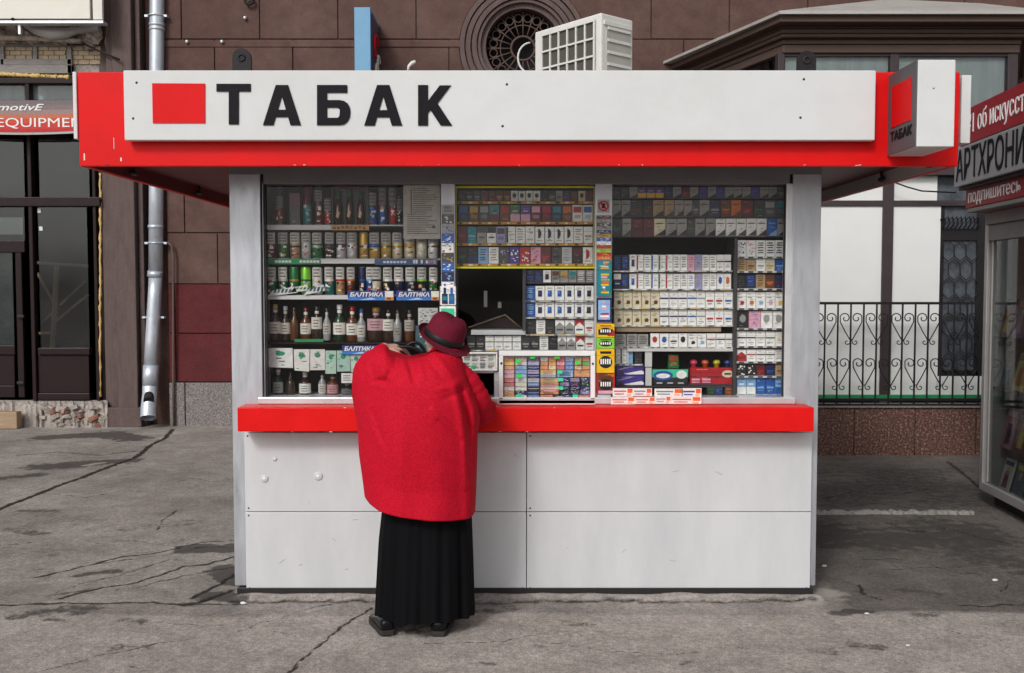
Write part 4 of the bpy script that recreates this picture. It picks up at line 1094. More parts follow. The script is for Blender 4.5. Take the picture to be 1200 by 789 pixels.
# Б: outline with counter
mb = MB(); f = lambda x, y: (P(x, y, CY_).x, P(x, y, CY_).z)
def pr(pts, e=0): mb.prism([f(*p) for p in pts], CY_-.006-e, CY_-.0004)
pr([(371.7,100),(383.5,100),(383.5,147),(371.7,147)]); pr([(383.5,100),(407,100),(407,109),(383.5,109)])
pr([(383.5,117.6),(398,117.6),(403.5,118.7),(407.6,121.6),(410,126),(398.5,129),(396,126.4),(383.5,126.4)]); pr([(398.5,129),(410,126),(410.8,131.5),(410,138),(407.6,142.6),(396,138.4),(398,136.4)])
pr([(383.5,138.4),(396,138.4),(407.6,142.6),(403.5,146),(398,147),(383.5,147)]); mb.build('letter', 'letter_black', sp_)
mb = MB(); pr([(490,100),(501.6,100),(501.6,147.4),(490,147.4)]); pr([(501.6,118.6),(515.4,100.4),(528.6,100.4),(512.8,121.4),(530,147.4),(516.4,147.4),(504.6,129.4),(501.6,133)]); mb.build('letter', 'letter_black', sp_)
for (x, y) in ((160,97),(156,139),(594,99),(589,148),(942,93),(938,138)):
    mb = MB(); mb.ellipsoid(P(x, y, CY_), (.0062,.003,.0062), seg=8, rings=5); mb.build('screw', 'screw_dark', sp_)
# panels on the canopy ends, seen edge on
for (xa, xb, ya, yb, s) in ((84.5,91,84,163,-1),(1127.5,1137,88,168,1)):
    a_ = P(xa, ya, CF+.03); b_ = P(xb, yb, CF+.03)
    kbox('end_sign_panel', 'sign_white', a_.x, b_.x, CF+.03, CF+1.6, b_.z, a_.z, .004)
    kbox('panel_spacer', 'dark_steel', min(b_.x, fx0) if s < 0 else fx1, fx0 if s < 0 else a_.x, CF+.06, CF+1.5, b_.z+.05, a_.z-.03, 0)
# small projecting box sign on the canopy corner
BX = 4.42
a_ = P(1076, 70, BX); b_ = P(1118, 172, BX)
bx = kbox('box_sign', 'sign_white', a_.x, b_.x, BX, CF-.002, b_.z, a_.z, .004)
Xs = a_.x - .006
def sidequad(y0, y1, z0, z1, m_, name, e=.004):
    kbox(name, m_, Xs-e, Xs, y0, y1, z0, z1, 0, bx)
hh = a_.z-b_.z; dd = CF-BX
mb = MB(); mb.box(Xs, a_.x-.0005, BX+.002, CF-.003, b_.z+.002, a_.z-.002); mb.build('side_face', 'side_grey', bx)  # flank darker than the front: side shade painted in
sidequad(BX+.05, CF-.055, b_.z+hh*.33, a_.z-hh*.17, 'emblem_red', 'emblem_square')
t, w = text_mb('ТАБАК', .1, .003, .002)
k = (dd-.08)/w
for q in split_letters(t):
    q.v = [(Xs-.003+v[1], CF-.045-v[0]*k, b_.z+hh*.165+v[2]*.58) for v in q.v]; q.build('letter', 'letter_black', bx)
mb = MB(); mb.ellipsoid(P(1094, 103, BX), (.006,.004,.006), seg=8, rings=5); mb.build('screw', 'aluminium', bx)
# lamps under the canopy
for (x, y, Y) in ((236,196,4.98),(483,196,4.98),(730,196,4.98),(985,196,4.98)):
    p = P(x, y, Y); mb = MB(); mb.lathe([(.0,-.035),(.03,-.033),(.042,-.02),(.045,0)], p.x, Y, zso, 16); d_ = mb.build('downlight', 'lamp_glass', ki)
    mb = MB(); mb.lathe([(.046,-.006),(.058,-.004),(.06,0)], p.x, Y, zso, 16); mb.build('rim', 'aluminium_bright', d_)
for (X_, Y_) in ((fx1-.05, 5.6), (fx1-.05, 4.95), (fx0+.05, 6.4), (fx0+.05, 5.3)):
    mb = MB(); mb.ellipsoid((X_, Y_, zso-.045), (.016,.045,.014), seg=12, rings=6); mb.tube([(X_,Y_,zso-.03),(X_,Y_,zso)], .008, 6); mb.build('clip_lamp', 'dark_steel', ki)
# lifting eyes on the roof corners
for (x, y) in ((283.5,57),(945,60)):
    Y = KF+.35; p = P(x, y, Y); w = .052; mb = MB(); ro = random.Random(2)
    out = [(p.x-w, zf1-.06), (p.x+w, zf1-.06), (p.x+w, p.z-w)] + [(p.x+w*math.cos(q), p.z-w+w*math.sin(q)) for q in np.linspace(.3, 2.84, 8)] + [(p.x-w, p.z-w)]
    mb.prism(out, Y-.012, Y+.012); lg = mb.build('lifting_eye', 'iron_black', ki)
    mb = MB(); mb.tube([(p.x+.018*math.cos(q), Y-.014, p.z-w+.018*math.sin(q)) for q in np.linspace(0, 2*math.pi, 13)], .006, 6); mb.build('eye_ring', 'dark_steel', lg)
# a loop of cable tie sticking up from the roof edge
mb = MB(); a_ = P(478, 83, CF+.1); mb.tube([P(478,84,CF+.1),P(479,78,CF+.1),P(483,74,CF+.1),P(487,72,CF+.1)], [.006,.008,.010,.007], 6); mb.build('cable_end', 'paper_white', ki)

# air conditioner on the roof
ay = 6.35
pn = P(703, 14, ay); pf = P(625, 37, ay*1.077)
u = Vector((pf.x-pn.x, pf.y-pn.y, 0)); Wd = u.length; u.normalize(); v = Vector((-u.y, u.x, 0)); 
if v.y < 0: v = -v
acz = zf1-.04; H = pn.z-acz
ac = tag(empty('air_conditioner', (pn.x, pn.y, acz)), 'white outdoor air conditioner unit with wire grille standing on the kiosk roof', 'air conditioner')
Dp = .31
def acb(s0, s1, t0, t1, z0, z1, name, m_, bevel=.006):
    mb = MB(); q = lambda s, t: pn + u*s + v*t
    pts = [q(s0,t0), q(s1,t0), q(s1,t1), q(s0,t1)]
    mb.hprism([(p.x, p.y) for p in pts], acz+z0, acz+z1); return mb.build(name, m_, ac, bevel=bevel)
acb(0, Wd, .012, Dp, .0, H, 'case', 'ac_white', .012)
acb(.05, Wd-.09, .006, .02, .05, H-.045, 'coil', 'ac_fins', 0)
for k in range(7):
    s = .05+(Wd-.14)*k/6; acb(s-.006, s+.006, -.006, .004, .04, H-.035, 'grille_wire', 'ac_white', 0) if k not in (6,) else acb(s-.006, s+.006, -.006, .004, .04, H-.035, 'grille_wire', 'ac_white', 0)
for k in range(7):
    z = .05+(H-.095)*k/6; acb(.045, Wd-.085, -.008, .002, z-.006, z+.006, 'grille_wire', 'ac_white', 0)
n_ = -u
acb(-.006, .002, .06, Dp-.03, .05, H-.09, 'side_vent', 'ac_vent', 0)
for k in range(9):
    z = .06+(H-.16)*k/8; acb(-.014, -.005, .065, Dp-.035, z, z+.018, 'louvre', 'ac_white', 0)
acb(-.012, .0, .03, Dp-.02, H-.075, H-.045, 'side_handle', 'ac_white', .004)
acb(.03, .12, .05, Dp-.05, -.05, 0, 'foot', 'dark_steel', 0); acb(Wd-.12, Wd-.03, .05, Dp-.05, -.05, 0, 'foot', 'dark_steel', 0)
mb = MB(); c_ = P(622, 68, ay*1.08+.1); mb.tube([c_+Vector((math.cos(q)*.09, .02*math.sin(q), math.sin(q)*.11)) for q in np.linspace(1.6, 4.4, 12)], .007, 6); mb.build('hose', 'ac_white', ac)
# ------------------------------------------------------------------ goods in the kiosk windows
PY = 5.33
PAL = {'k':('#19181c','black'),'n':('#1b2550','navy'),'b':('#2459a8','blue'),'l':('#86b2dc','light blue'),'w':('#f2f1ee','white'),'g':('#9a9896','grey'),
 'd':('#454345','dark grey'),'r':('#b01c26','red'),'m':('#611720','maroon'),'o':('#d06a24','orange'),'y':('#eab818','yellow'),'t':('#b0936c','tan'),'c':('#ddd2b4','cream'),
 'e':('#1c6e3c','green'),'p':('#e2a3ba','pink'),'u':('#4b3a92','purple'),'v':('#a09ac8','lilac'),'h':('#17808c','teal'),'s':('#64391f','brown'),'G':('#c09a42','gold'),
 'L':('#84cc40','lime'),'D':('#2c2a2d','charcoal'),'S':('#c3c4c8','silver'),'T':('#3ec79a','mint')}
def C(k): return lin(PAL[k][0])
def CB(k):
    c = C(k); return tuple(min(.92, x*1.35+.03) for x in c)
def rowshelf(xa, xb, y, Y0=PY-.012, Y1=5.52, m_='shelf_dark', th=.007, name='shelf'):
    a_ = P(xa, y, PY); b_ = P(xb, y, PY)
    return kbox(name, m_, a_.x, b_.x, Y0, Y1, a_.z-th, a_.z-.0004, 0)
def strip(xa, ya, xb, yb, m_, name='shelf_strip', Y=PY-.018, d=.004):
    mb = MB(); mb.pbox(xa, ya, xb, yb, Y, d); return mb.build(name, m_, ki)
def backboard(xa, ya, xb, yb, m_='interior_dark', Y=5.53):
    mb = MB(); mb.pbox(xa, ya, xb, yb, Y, .01); mb.build('display_back', m_, ki)

def draw(mb, R, kind, base, acc, rnd):
    """print on a pack front; R(u0,v0,u1,v1,col)"""
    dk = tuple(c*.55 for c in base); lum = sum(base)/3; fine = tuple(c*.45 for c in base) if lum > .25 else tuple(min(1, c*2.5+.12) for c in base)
    R(.0,.70,1,.725,dk)
    for _ in range(3):
        u_, v_ = rnd.uniform(.1,.5), rnd.uniform(.06,.92); R(u_, v_, u_+rnd.uniform(.15,.4), v_+rnd.uniform(.025,.05), fine)
    R(.0,.0,.035,1,dk); R(.965,.0,1,1,dk)  # darker edges: shade between neighbouring packs painted on
    if kind == 'P': R(.15,.36,.85,.48,acc); R(.25,.22,.75,.26,acc)
    elif kind == 'T': R(.02,.62,.98,.99,acc); R(.2,.3,.8,.38,acc)
    elif kind == 'B': R(.02,.01,.98,.45,acc); R(.25,.6,.75,.68,acc)
    elif kind == 'W': R(.28,.25,.72,.68,acc); R(.34,.45,.50,.62,tuple(min(1,c*2.2+.02) for c in acc)); R(.2,.82,.8,.87,(.3,.3,.3))
    elif kind == 'O':
        mb_poly(R, [(.5+.27*math.cos(q), .55+.24*math.sin(q)) for q in np.linspace(0,2*math.pi,11)[:-1]], acc)
    elif kind == 'H':
        mb_poly(R, [(.32+.36*math.sin(q), .58+.30*math.cos(q)) for q in np.linspace(0,math.pi,9)], acc); R(.2,.12,.8,.17,(.35,.35,.35))
    elif kind == 'D': mb_poly(R, [(.12,.02),(.98,.02),(.98,.40)], acc); R(.15,.7,.8,.75,acc)
    elif kind == 'A': mb_poly(R, [(.02,.99),(.02,.52),(.5,.82),(.98,.52),(.98,.99)], acc); R(.15,.25,.85,.36,(.05,.05,.05))
    elif kind == 'S': R(.02,.52,.98,.62,acc); R(.2,.2,.8,.25,(.4,.4,.4))
    elif kind == 'V': R(.04,.04,.22,.96,acc); R(.35,.5,.9,.56,(.4,.4,.4)); R(.4,.2,.85,.25,(.5,.5,.5))
    elif kind == 'L':
        for v_ in (.8,.66,.52,.34,.2): R(.12+rnd.uniform(0,.1), v_, .88-rnd.uniform(0,.2), v_+.06, acc)
    elif kind == 'E': mb_poly(R, [(.35,.2),(.72,.2),(.82,.34),(.66,.46),(.40,.42)], acc); R(.15,.62,.6,.68,(.35,.3,.3)); R(.1,.85,.5,.89,(.5,.4,.4))
    elif kind == 'M': # mottled
        for _ in range(9):
            a1, b1 = rnd.uniform(.05,.8), rnd.uniform(.05,.85); R(a1, b1, a1+rnd.uniform(.08,.2), b1+rnd.uniform(.05,.13), acc)
    elif kind == 'X': R(.1,.55,.9,.9,acc); R(.2,.2,.8,.4,tuple(.5*(a+b) for a, b in zip(acc, base)))
def mb_poly(R, pts, col): R.poly(pts, col)
class Rect:
    def __init__(s, mb, x0, x1, z0, z1, Y): s.a = (mb, x0, x1, z0, z1, Y); s.n = 0
    def __call__(s, u0, v0, u1, v1, col): s.poly([(u0,v0),(u1,v0),(u1,v1),(u0,v1)], col)
    def poly(s, pts, col):
        mb, x0, x1, z0, z1, Y = s.a; s.n += 1; e = .0004+.00012*s.n
        vs_ = [(x0+(x1-x0)*max(.0,min(1,u)), Y-e, z0+(z1-z0)*max(0.,min(1,v))) for u, v in pts]
        ar = sum(vs_[i][0]*vs_[(i+1)%len(vs_)][2]-vs_[(i+1)%len(vs_)][0]*vs_[i][2] for i in range(len(vs_)))
        if ar < 0: vs_ = vs_[::-1]
        mb.add(vs_, [tuple(range(len(vs_)))], col)
pkr = random.Random(77)
def pack(xa, ya, xb, yb, kind, base, acc, name, label, cat, group, Y=PY, depth=.022, m_='print_card', jit=1.0):
    a_, b_ = P(xa, ya, Y), P(xb, yb, Y)
    mb = MB(); j = .0008*jit
    x0, x1 = a_.x+.0008+pkr.uniform(0,j), b_.x-.0008-pkr.uniform(0,j); z0, z1 = b_.z, a_.z-pkr.uniform(0, .002)*jit
    yy = Y + pkr.uniform(0, .006)*jit
    mb.box(x0, x1, yy, yy+depth, z0, z1, base)
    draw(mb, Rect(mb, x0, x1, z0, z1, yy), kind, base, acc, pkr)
    o = mb.build(name, m_, origin=((x0+x1)/2, yy+depth/2, z0))
    o.rotation_euler.z = pkr.gauss(0, .035)*jit
    return tag(o, label, cat, group)
def n_ok(y): return y > 300
def packrow(xa, xb, ya, yb, toks, where, group, side='from drinks side,', name='cigarette_pack', shelf=True, Y=PY, widths=None, sm='shelf_dark', noun='cigarette pack', rail=None):
    if rail is None: rail = 'yellow' not in where and 'end column' not in where and n_ok(yb)
    n = len(toks)
    ws = widths or [1]*n; tot = sum(ws); x = xa
    for i, t in enumerate(toks):
        x2 = x + (xb-xa)*ws[i]/tot
        base, kind, acc = t[0], t[1], t[2]
        bn, an = PAL[base][1], PAL[acc][1]
        ln = f'{bn} {noun}, {ordw(i+1)} {side} {where}'
        pack(x, ya, x2, yb, kind, C(base), C(acc), name, ln, 'cigarettes' if 'cig' in name else noun.split()[-1], group, Y)
        x = x2
    if shelf: rowshelf(xa-1, xb+1, yb, Y-.01, m_=sm)
    if rail:
        mb = MB(); mb.pbox(xa-.5, yb+.3, xb+.5, yb+2.0, Y-.016, .003, lin('#b9b8b4')); x = xa+1
        while x < xb-4:
            w_ = pkr.uniform(3,6); mb.pbox(x, yb+.55, x+w_, yb+1.75, Y-.0165, .0004, lin(pkr.choice(['#2a2a2c','#efeee8','#efeee8','#4a4a4c','#e8b428']))); x += w_+pkr.uniform(1.5,5)
        mb.build('price_rail', 'print_card', ki)

# ---- middle window: yellow trimmed cabinet
yc = [('frame_top',533,218,698,220.3),('b',533,312.6,698,314.8),('l',533,220.3,535.2,312.6),('r',695.8,220.3,698,312.6)]
for _, xa, ya, xb, yb in yc: kb_('yellow_trim', 'yellow_trim', xa, ya, xb, yb, 5.262, .01, .001)
backboard(533, 216, 699, 315, 'interior_brown')
gm_ = 'packs in the yellow trimmed cabinet'
packrow(537,695,223.5,236,['DPd','DPg','dPg','mPs','sPm','sPG','sPG','wOk','wOk','wOk','wOk','DPm','dPg','gPd','DPu','mPs','cOk','mPd'],'top shelf of yellow trimmed cabinet',gm_)
packrow(537,695,240,260,['nXb','sXG','dXg','hBm','sXr','eBp','uBp','mXp','mXr','nXh','sXo','wXr','wXb'],'second shelf of yellow trimmed cabinet',gm_)
packrow(536,695,265.5,285,['mPr','hPl','gTd','wTk','vXd','wVk','wLg','wMg','wHk','wHn','wHk','wHk','wLg','wPg'],'third shelf of yellow trimmed cabinet',gm_)
packrow(535.5,695,289.5,309,['kPe','kBn','lLd','wLg','dMv','uMw','rMw','pMr','mPr','dPk','SLg','kXm','wHr'],'bottom shelf of yellow trimmed cabinet',gm_)
for y in (236.2, 260.2, 285.2, 309.2):
    s_ = strip(536, y, 695, y+2.9, 'orange_strip', 'price_rail')
    for k in range(14):
        mb = MB(); x = 538+11.3*k; mb.pbox(x, y+.4, x+pkr.uniform(2.5,5), y+2.4, PY-.0195, .001, None); mb.build('price_ticket', 'sign_cream' if k % 2 else 'shelf_dark', s_)
# packs right of the dark opening
backboard(616, 315, 699, 412, 'interior_dark')
gm2 = 'packs stacked beside the dark window opening'
packrow(616,696,316.5,331,['nPb','nPb','wWk','gXs','gXG','gXh','gLw','gLw'],'row just under yellow cabinet',gm2)
for r, (ya, yb) in enumerate(((335,352),(354.2,371.6))):
    rn = ('upper','lower')[r]
    packrow(616,627,ya,yb,['bLl'],f'beside the {rn} row of white window packs',gm2, side='')
    packrow(627,696,ya,yb,['wWn','wWb','wWb','wWn','wWn','wWk'],f'{rn} row of dark windowed packs',gm2)
packrow(617,696,374.6,391.5,['kPd','wLg','kPd','gAw','gAw','wAr','wPr'],'second row above the white showcase',gm2, widths=[11,11,11,11.5,11.5,11.5,11])
packrow(547,696,393.6,410,['DPg','DPg','wSg','wSg','wSg','wSg','DPg','DPg','wLg','kPd','gAw','gAw','wAr','wPr'],'lowest row over the white showcase',gm2)
# dark opening: ledge, glazing bar, wedge added for a reflection
kb_('ledge', 'aluminium_bright', 552, 387, 616, 392.5, PY-.02, .16, .001); kb_('opening_frame', 'shelf_dark', 533.5, 314.8, 537, 412, 5.27, .02, 0)
kb_('opening_frame', 'shelf_dark', 612.5, 314.8, 616, 388, 5.29, .02, 0)
mb = MB(); mb.prism([(P(548,386,5.6).x,P(548,386,5.6).z),(P(612,386,5.6).x,P(612,386,5.6).z),(P(592,370,5.6).x,P(592,370,5.6).z)], 5.6, 5.9)  # added wedge, shaped after a triangular reflection in the opening
tag(mb.build('folded_tray', 'interior_brown', origin=P(580,386,5.6)), 'dark folded tray inside the kiosk behind the ledge', 'tray')
mb = MB(); mb.tube([P(549,384,5.585),P(592,369,5.585)], .004, 5); mb.tube([P(592,369,5.585),P(611,385,5.585)], .003, 5); mb.build('tray_edge', 'wood_tan', bpy.data.objects['folded_tray'])
mb = MB(); mb.box(P(540,388,5.6).x, P(616,388,5.6).x, 5.5, 6.0, P(600,395,5.6).z, P(600,387,5.6).z); mb.build('inner_counter', 'interior_dark', ki)
for (x, ya, yb) in ((567,341,360),(583.5,354,361)):
    mb = MB(); mb.pbox(x, ya, x+4, yb, 5.7, .01); mb.build('hanging_tag', 'shelf_white', ki)

# ---- white showcase of sweets and the hatch
SH = 5.205
def rectframe(name, m_, xa, ya, xb, yb, w, Y, d, par=ki, bev=.003):
    for (p, q, r_, s_) in ((xa,ya,xb,ya+w),(xa,yb-w,xb,yb),(xa,ya+w,xa+w*.9,yb-w),(xb-w*.9,ya+w,xb,yb-w)):
        kb_(name, m_, p, q, r_, s_, Y, d, bev, par)
rectframe('showcase_frame', 'white_plastic', 584.5, 411.5, 697.5, 474.5, 5.8, SH-.035, .06)
mb = MB(); mb.pbox(589, 416, 693, 470, SH+.055, .006); mb.build('showcase_back', 'shelf_white', ki)
mb = MB(); mb.pbox(589.5, 417, 692.5, 469, SH-.02, .003); mb.build('showcase_pane', 'clear_glass', ki)
BRT = {'o':'#f5923c','y':'#ffd84a','p':'#f7b6c8','r':'#ea4a4f','w':'#fbfaf6','l':'#8cc4f2','u':'#6a5fae','n':'#2c3a78','v':'#b9b2e0','b':'#2f86dc','t':'#e0b078','G':'#e8c060','g':'#b8bcb4','c':'#fbe6b8','S':'#d8dce4','k':'#2a2a34','e':'#3aa858','L':'#9ae24a','T':'#4fe0b0'}
def CBB(k): return tuple(x*.80+.17 for x in lin(BRT.get(k, PAL[k][0]))) if k not in 'nk' else lin(BRT[k])
sweets = []
def sw(xa, ya, xb, yb, b_, k_, a_): sweets.append((xa, ya, xb, yb, b_, k_, a_))
ys = np.linspace(418.5, 468, 11)
colA = 'oyopprrwoyo'
for i in range(10): sw(590.5, ys[i]+.3, 603, ys[i+1]-.2, colA[i], 'M', 'wcwgwwegwc'[i])
for i, (b_, a_) in enumerate((('w','r'),('w','p'),('l','b'),('l','b'),('l','w'),('w','e'),('w','L'),('w','L'),('n','w'),('w','T'))): sw(603.6, ys[i]+.3, 617.5, ys[i+1]-.2, b_, 'M', a_)
for i in range(10): sw(618.2, ys[i]+.3, 632, ys[i+1]-.2, 'uvnvnSbknb'[i], 'S', 'nwSnwnwwlw'[i])
for i, (xa, xb, b_) in enumerate(((633,642.5,'o'),(642.5,652,'o'),(652,662,'r'),(662,672.5,'b'),(673,682,'t'),(682,691.5,'o'))):
    for k in range(3): sw(xa+.2, 418.8+4.9*k, xb-.2, 423.4+4.9*k, b_ if (k+i) % 3 else 'wcplce'[i], 'M', 'eyrwoL'[i])
for i in range(3): sw(633, 434+2.8*i, 652, 436.6+2.8*i, 'ycl'[i], 'L', 'rbo'[i])
sw(652.6, 434, 672, 442, 'l', 'L', 'n'); sw(672.6, 434, 691.5, 442, 'o', 'M', 'e')
for i in range(7): sw(633, 443+2.75*i, 655, 445.6+2.75*i, 'tGogcro'[i], 'L', 'seurpwk'[i])
for i in range(4): 
    for k in range(3): sw(655.8+12*k, 443+4.9*i, 667.4+12*k, 447.5+4.9*i, 'nunk'[(i+k) % 4], 'M', 'wywrLw'[(i*2+k) % 6])
sw(633, 463, 648, 468, 'o', 'L', 'r'); sw(648.5, 463, 674, 468, 'n', 'M', 'w'); sw(674.5, 463, 691.5, 468, 'r', 'M', 'c')
colnames = [(603.2,'first'),(617.9,'second'),(632.5,'third'),(656,'fourth'),(673,'fifth'),(700,'sixth')]
cnt = {}
for s_ in sweets:
    col_ = [n for lim, n in colnames if s_[2] <= lim+.01][0]
    cnt[col_] = cnt.get(col_, 0)+1; i = cnt[col_]
    pack(*s_[:4], s_[5], CBB(s_[4]), CBB(s_[6]), 'gum_pack', f'{PAL[s_[4]][1]} sweet pack, {ordw(i)} from the top, {col_} column of white showcase', 'sweets', 'sweets in the white showcase', SH+.0, .03, 'print_gloss', .6)
for k, (x, y) in enumerate(((607,423),(624,418.5),(653,418.5),(677,425),(608,441),(656,436),(657,445),(657,455),(608,464),(674,464.5))):
    mb = MB(); p = P(x, y, SH-.0235); mb.box(p.x-.013, p.x+.013, SH-.0235, SH-.0225, p.z-.009, p.z+.009, lin('#2fe03a') if k < 5 else lin('#3fd6a0')); mb.build('price_sticker', 'print_paper', ki)
for (x, y) in ((587.5,426),(694.7,426.5)):
    mb = MB(); mb.ellipsoid(P(x, y, SH-.036), (.006,.003,.007), seg=8, rings=4); mb.build('screw', 'screw_dark', ki)
# framed price board beside the hat and the dark serving hatch
rectframe('board_frame', 'white_plastic', 521, 413, 583, 435, 2.0, KF-.03, .03)
mb = MB(); mb.pbox(523, 415, 581, 433, KF-.012, .008, lin('#cfd2cc'))
for i in range(6):
    for j in range(2):
        x = 524+9.5*i; y = 416+8.4*j
        for k in range(4): 
            mb2 = None; mb.pbox(x+.6, y+.8+1.8*k, x+pkr.uniform(5,8.4), y+1.8+1.8*k, KF-.0135, .001, lin(pkr.choice(['#56605a','#8a5a52','#5a7a72','#454a50','#a8aaa0'])))
for (x, y) in ((552,428.6),(534,423)): mb.pbox(x, y, x+5, y+4, KF-.015, .001, lin('#2fae72'))
mb.build('price_board', 'print_paper', ki)
kb_('hatch_frame', 'aluminium_bright', 579, 436, 585, 474, KF-.005, .05, .002); kb_('hatch_frame', 'aluminium_bright', 534, 436, 552, 474, KF-.004, .05, .002)
kb_('hatch_head', 'aluminium_bright', 552, 434.5, 579, 437.5, KF-.002, .05, .002)
for (xa, xb) in ((700,716),):
    kb_('frame_post', 'aluminium_bright', xa, 462, xb, 474, KF-.004, .05, .002)

# ---- right hand window
backboard(716, 215, 924, 466, 'interior_dark', 5.55)
gr_ = 'packs in the large cigarette window'
packrow(717,921,219,232,['DPd','dDk','gDd','uBy','uBy','uBy','nPu','gDk','mPr','gDk','uPn','gDk','uPn','gDk','gDk','gDd','uPn','gDk','gDk','dPg'],'top shelf of cigarette window',gr_)
packrow(717,921,234.5,254,['gDk','gDk','kPm','kPm','tDk','tDd','gDm','gDk','dPg','gDk','nPg','sPo','oDs','mPr','DPe','dXg','dXh'],'second shelf of cigarette window',gr_, widths=[11,11,14,12,13,12,11,10,8,12,13,12,12,14,13,13,12])
packrow(717,921,256,276.8,['DPe','gDd','mPk','mPk','cDk','gDk','gDk','dPe','gDk','gDk','wDd','wDd','wDd','wDd','wDk','bDl','gDk'],'third shelf of cigarette window',gr_, widths=[12,11,14,12,14,13,12,9,12,12,12,12,12,12,12,12,10])
packrow(719,737,299,317,['nLb','nLb'],'beside upper white row under dark gap',gr_)
packrow(737.5,857,298.5,317,['wWn','wVr','wLg','wVb','wVe','wVr','wLg','wLg','pLg','vLg','wLg','wLg','wSr','wSn'],'upper white row under dark gap',gr_, sm='shelf_white')
packrow(719,737,320.5,338.5,['nTw','nLb'],'beside lower white row under dark gap',gr_)
packrow(737.5,857,320.5,338.5,['wWb','wVr','wLg','wVb','wVe','wVr','wLg','wLg','wLv','vLg','wLg','wLg','wOb','wOo'],'lower white row under dark gap',gr_, sm='shelf_white')
for r, (ya, yb) in enumerate(((341.5,360.5),(363,381))):
    rn = ('upper','lower')[r]
    packrow(719.5,859,ya,yb,['cEs','cEs','cEs','cEs','cEs','wSn','wSn','wSn','wSb','wSg','wPr','wPr','wPb'],f'{rn} gold emblem row of cigarette window',gr_, sm='shelf_white')
kb_('tan_board', 'wood_tan', 722, 382.8, 845, 389, PY-.005, .12, .001)
packrow(721,760,391.5,406,['gLd','gLd','gLd'],'flat box row below tan board',gr_, sm='shelf_white')
packrow(762,861,391,406.5,['wOr','wOb','wPd','wOk','wEk','wEl','wSr','wSn','wSe'],'boxed row below tan board',gr_, sm='shelf_white')
kb_('shelf_lip', 'shelf_white', 735, 408.5, 862, 412, PY-.02, .14, .001)
packrow(720,742,404.5+3,426.5,['wVn','wVe','lVw'],'above the purple chocolate boxes',gr_)
packrow(743.5,752.5,410,426.5,['DPk'],'between the white packs and the grey price card',gr_, side='')
kb_('price_card', 'shelf_white', 756, 408, 764, 430, PY-.01, .004, 0); kb_('price_card', 'shelf_white', 756.5, 431, 763.5, 452, PY-.01, .004, 0)
# five-wide column of packs with white price rails
colrows = [(281.5,300.5,['wMu','wMp','wLd','wLn','wLn']),(303.5,317.5,['tLs','tPs','wPg','cPG','bPl']),(321.5,338,['kLd','nLb','tLs','sPo','nPm']),
 (342,361,['wEr','wEo','wEl','wEp','wEy']),(364.5,384.5,['kOg','pMv','wOg','wOg']),(388.5,405.5,['wSn','wSn','wSg','wSe','wLc']),(409.5,423.5,['rAw','wSr','wSd','wSd','wLg']),
 (427,440.5,['kMw','kMw','mPr','nPb','tPs']),(443.5,462,['lBw','lBw','bPl','bPl','lBb'])]
for r, (ya, yb, tk) in enumerate(colrows):
    packrow(863.5,919.5,ya,yb,tk,f'row {ordw(r+1)} of the five-wide end column',gr_, sm='shelf_white')
    s_ = strip(863, yb+.2, 920, yb+2.4, 'shelf_white', 'price_rail')
    for k in range(5):
        mb = MB(); x = 866+11*k; mb.pbox(x, yb+.5, x+6, yb+2.1, PY-.0195, .001); mb.build('price_ticket', 'shelf_dark', s_)
kb_('divider', 'shelf_dark', 860.8, 279, 862.6, 466, PY-.03, .2, 0)
# lower goods
def box(xa, ya, xb, yb, kind, b_, a_, name, label, cat, group=None, Y=PY, depth=.05, m_='print_gloss'):
    return pack(xa, ya, xb, yb, kind, C(b_), C(a_), name, label, cat, group, Y, depth, m_, .2)
for k, (ya, yb) in enumerate(((427.6,439.6),(440,452))):
    o = box(722, ya, 755, yb, 'N', 'u', 'w', 'chocolate_box', ('upper','lower')[k]+' purple chocolate box with white swash beside the candy strip', 'chocolate', 'purple chocolate boxes')
    mb = MB(); R = Rect(mb, P(722,ya,PY).x, P(755,yb,PY).x, P(722,yb,PY).z, P(755,ya,PY).z, PY-.001)
    R.poly([(.25,.12),(.9,.45),(.98,.30),(.98,.08),(.45,.05)], C('w')); R.poly([(.05,.55),(.55,.9),(.6,.82),(.15,.5)], C('v')); R.poly([(.1,.1),(.3,.1),(.25,.3),(.08,.25)], C('s')); mb.build('print', 'print_gloss', o)
rowshelf(720, 862, 452.2); 
o = box(764.5, 433, 806, 452, 'N', 'D', 'h', 'gum_display', 'dark display box of gum with blue and white oval labels', 'gum')
mb = MB(); R = Rect(mb, P(764.5,433,PY).x, P(806,452,PY).x, P(764,452,PY).z, P(764,433,PY).z, PY-.001)
R(.0,.52,1,1.0,C('T')); R.poly([(.3+.28*math.cos(q), .62+.30*math.sin(q)) for q in np.linspace(0,6.28,15)[:-1]], C('b')); R.poly([(.3+.2*math.cos(q), .60+.15*math.sin(q)) for q in np.linspace(0,6.28,13)[:-1]], C('w'))
R.poly([(.82+.15*math.cos(q), .68+.26*math.sin(q)) for q in np.linspace(0,6.28,13)[:-1]], C('w'))
for k in range(3): R(.12+.3*k, .12, .28+.3*k, .2, C('S'))
mb.build('print', 'print_gloss', o)
box(784.8, 416.5, 798, 432.6, 'X', 'e', 'o', 'snack_packet', 'green and orange snack packet standing over the gum display', 'snack')
bpy.data.objects['snack_packet'].location.y += .06
kb_('riser', 'shelf_dark', 766, 432.7, 806, 433.2, PY+.055, .05, 0)
o = box(808.5, 431, 861, 450.2, 'N', 'r', 'm', 'sweets_display', 'long red display box of sweets with white oval label', 'sweets')
mb = MB(); R = Rect(mb, P(808.5,431,PY).x, P(861,450.2,PY).x, P(808,450.2,PY).z, P(808,431,PY).z, PY-.001)
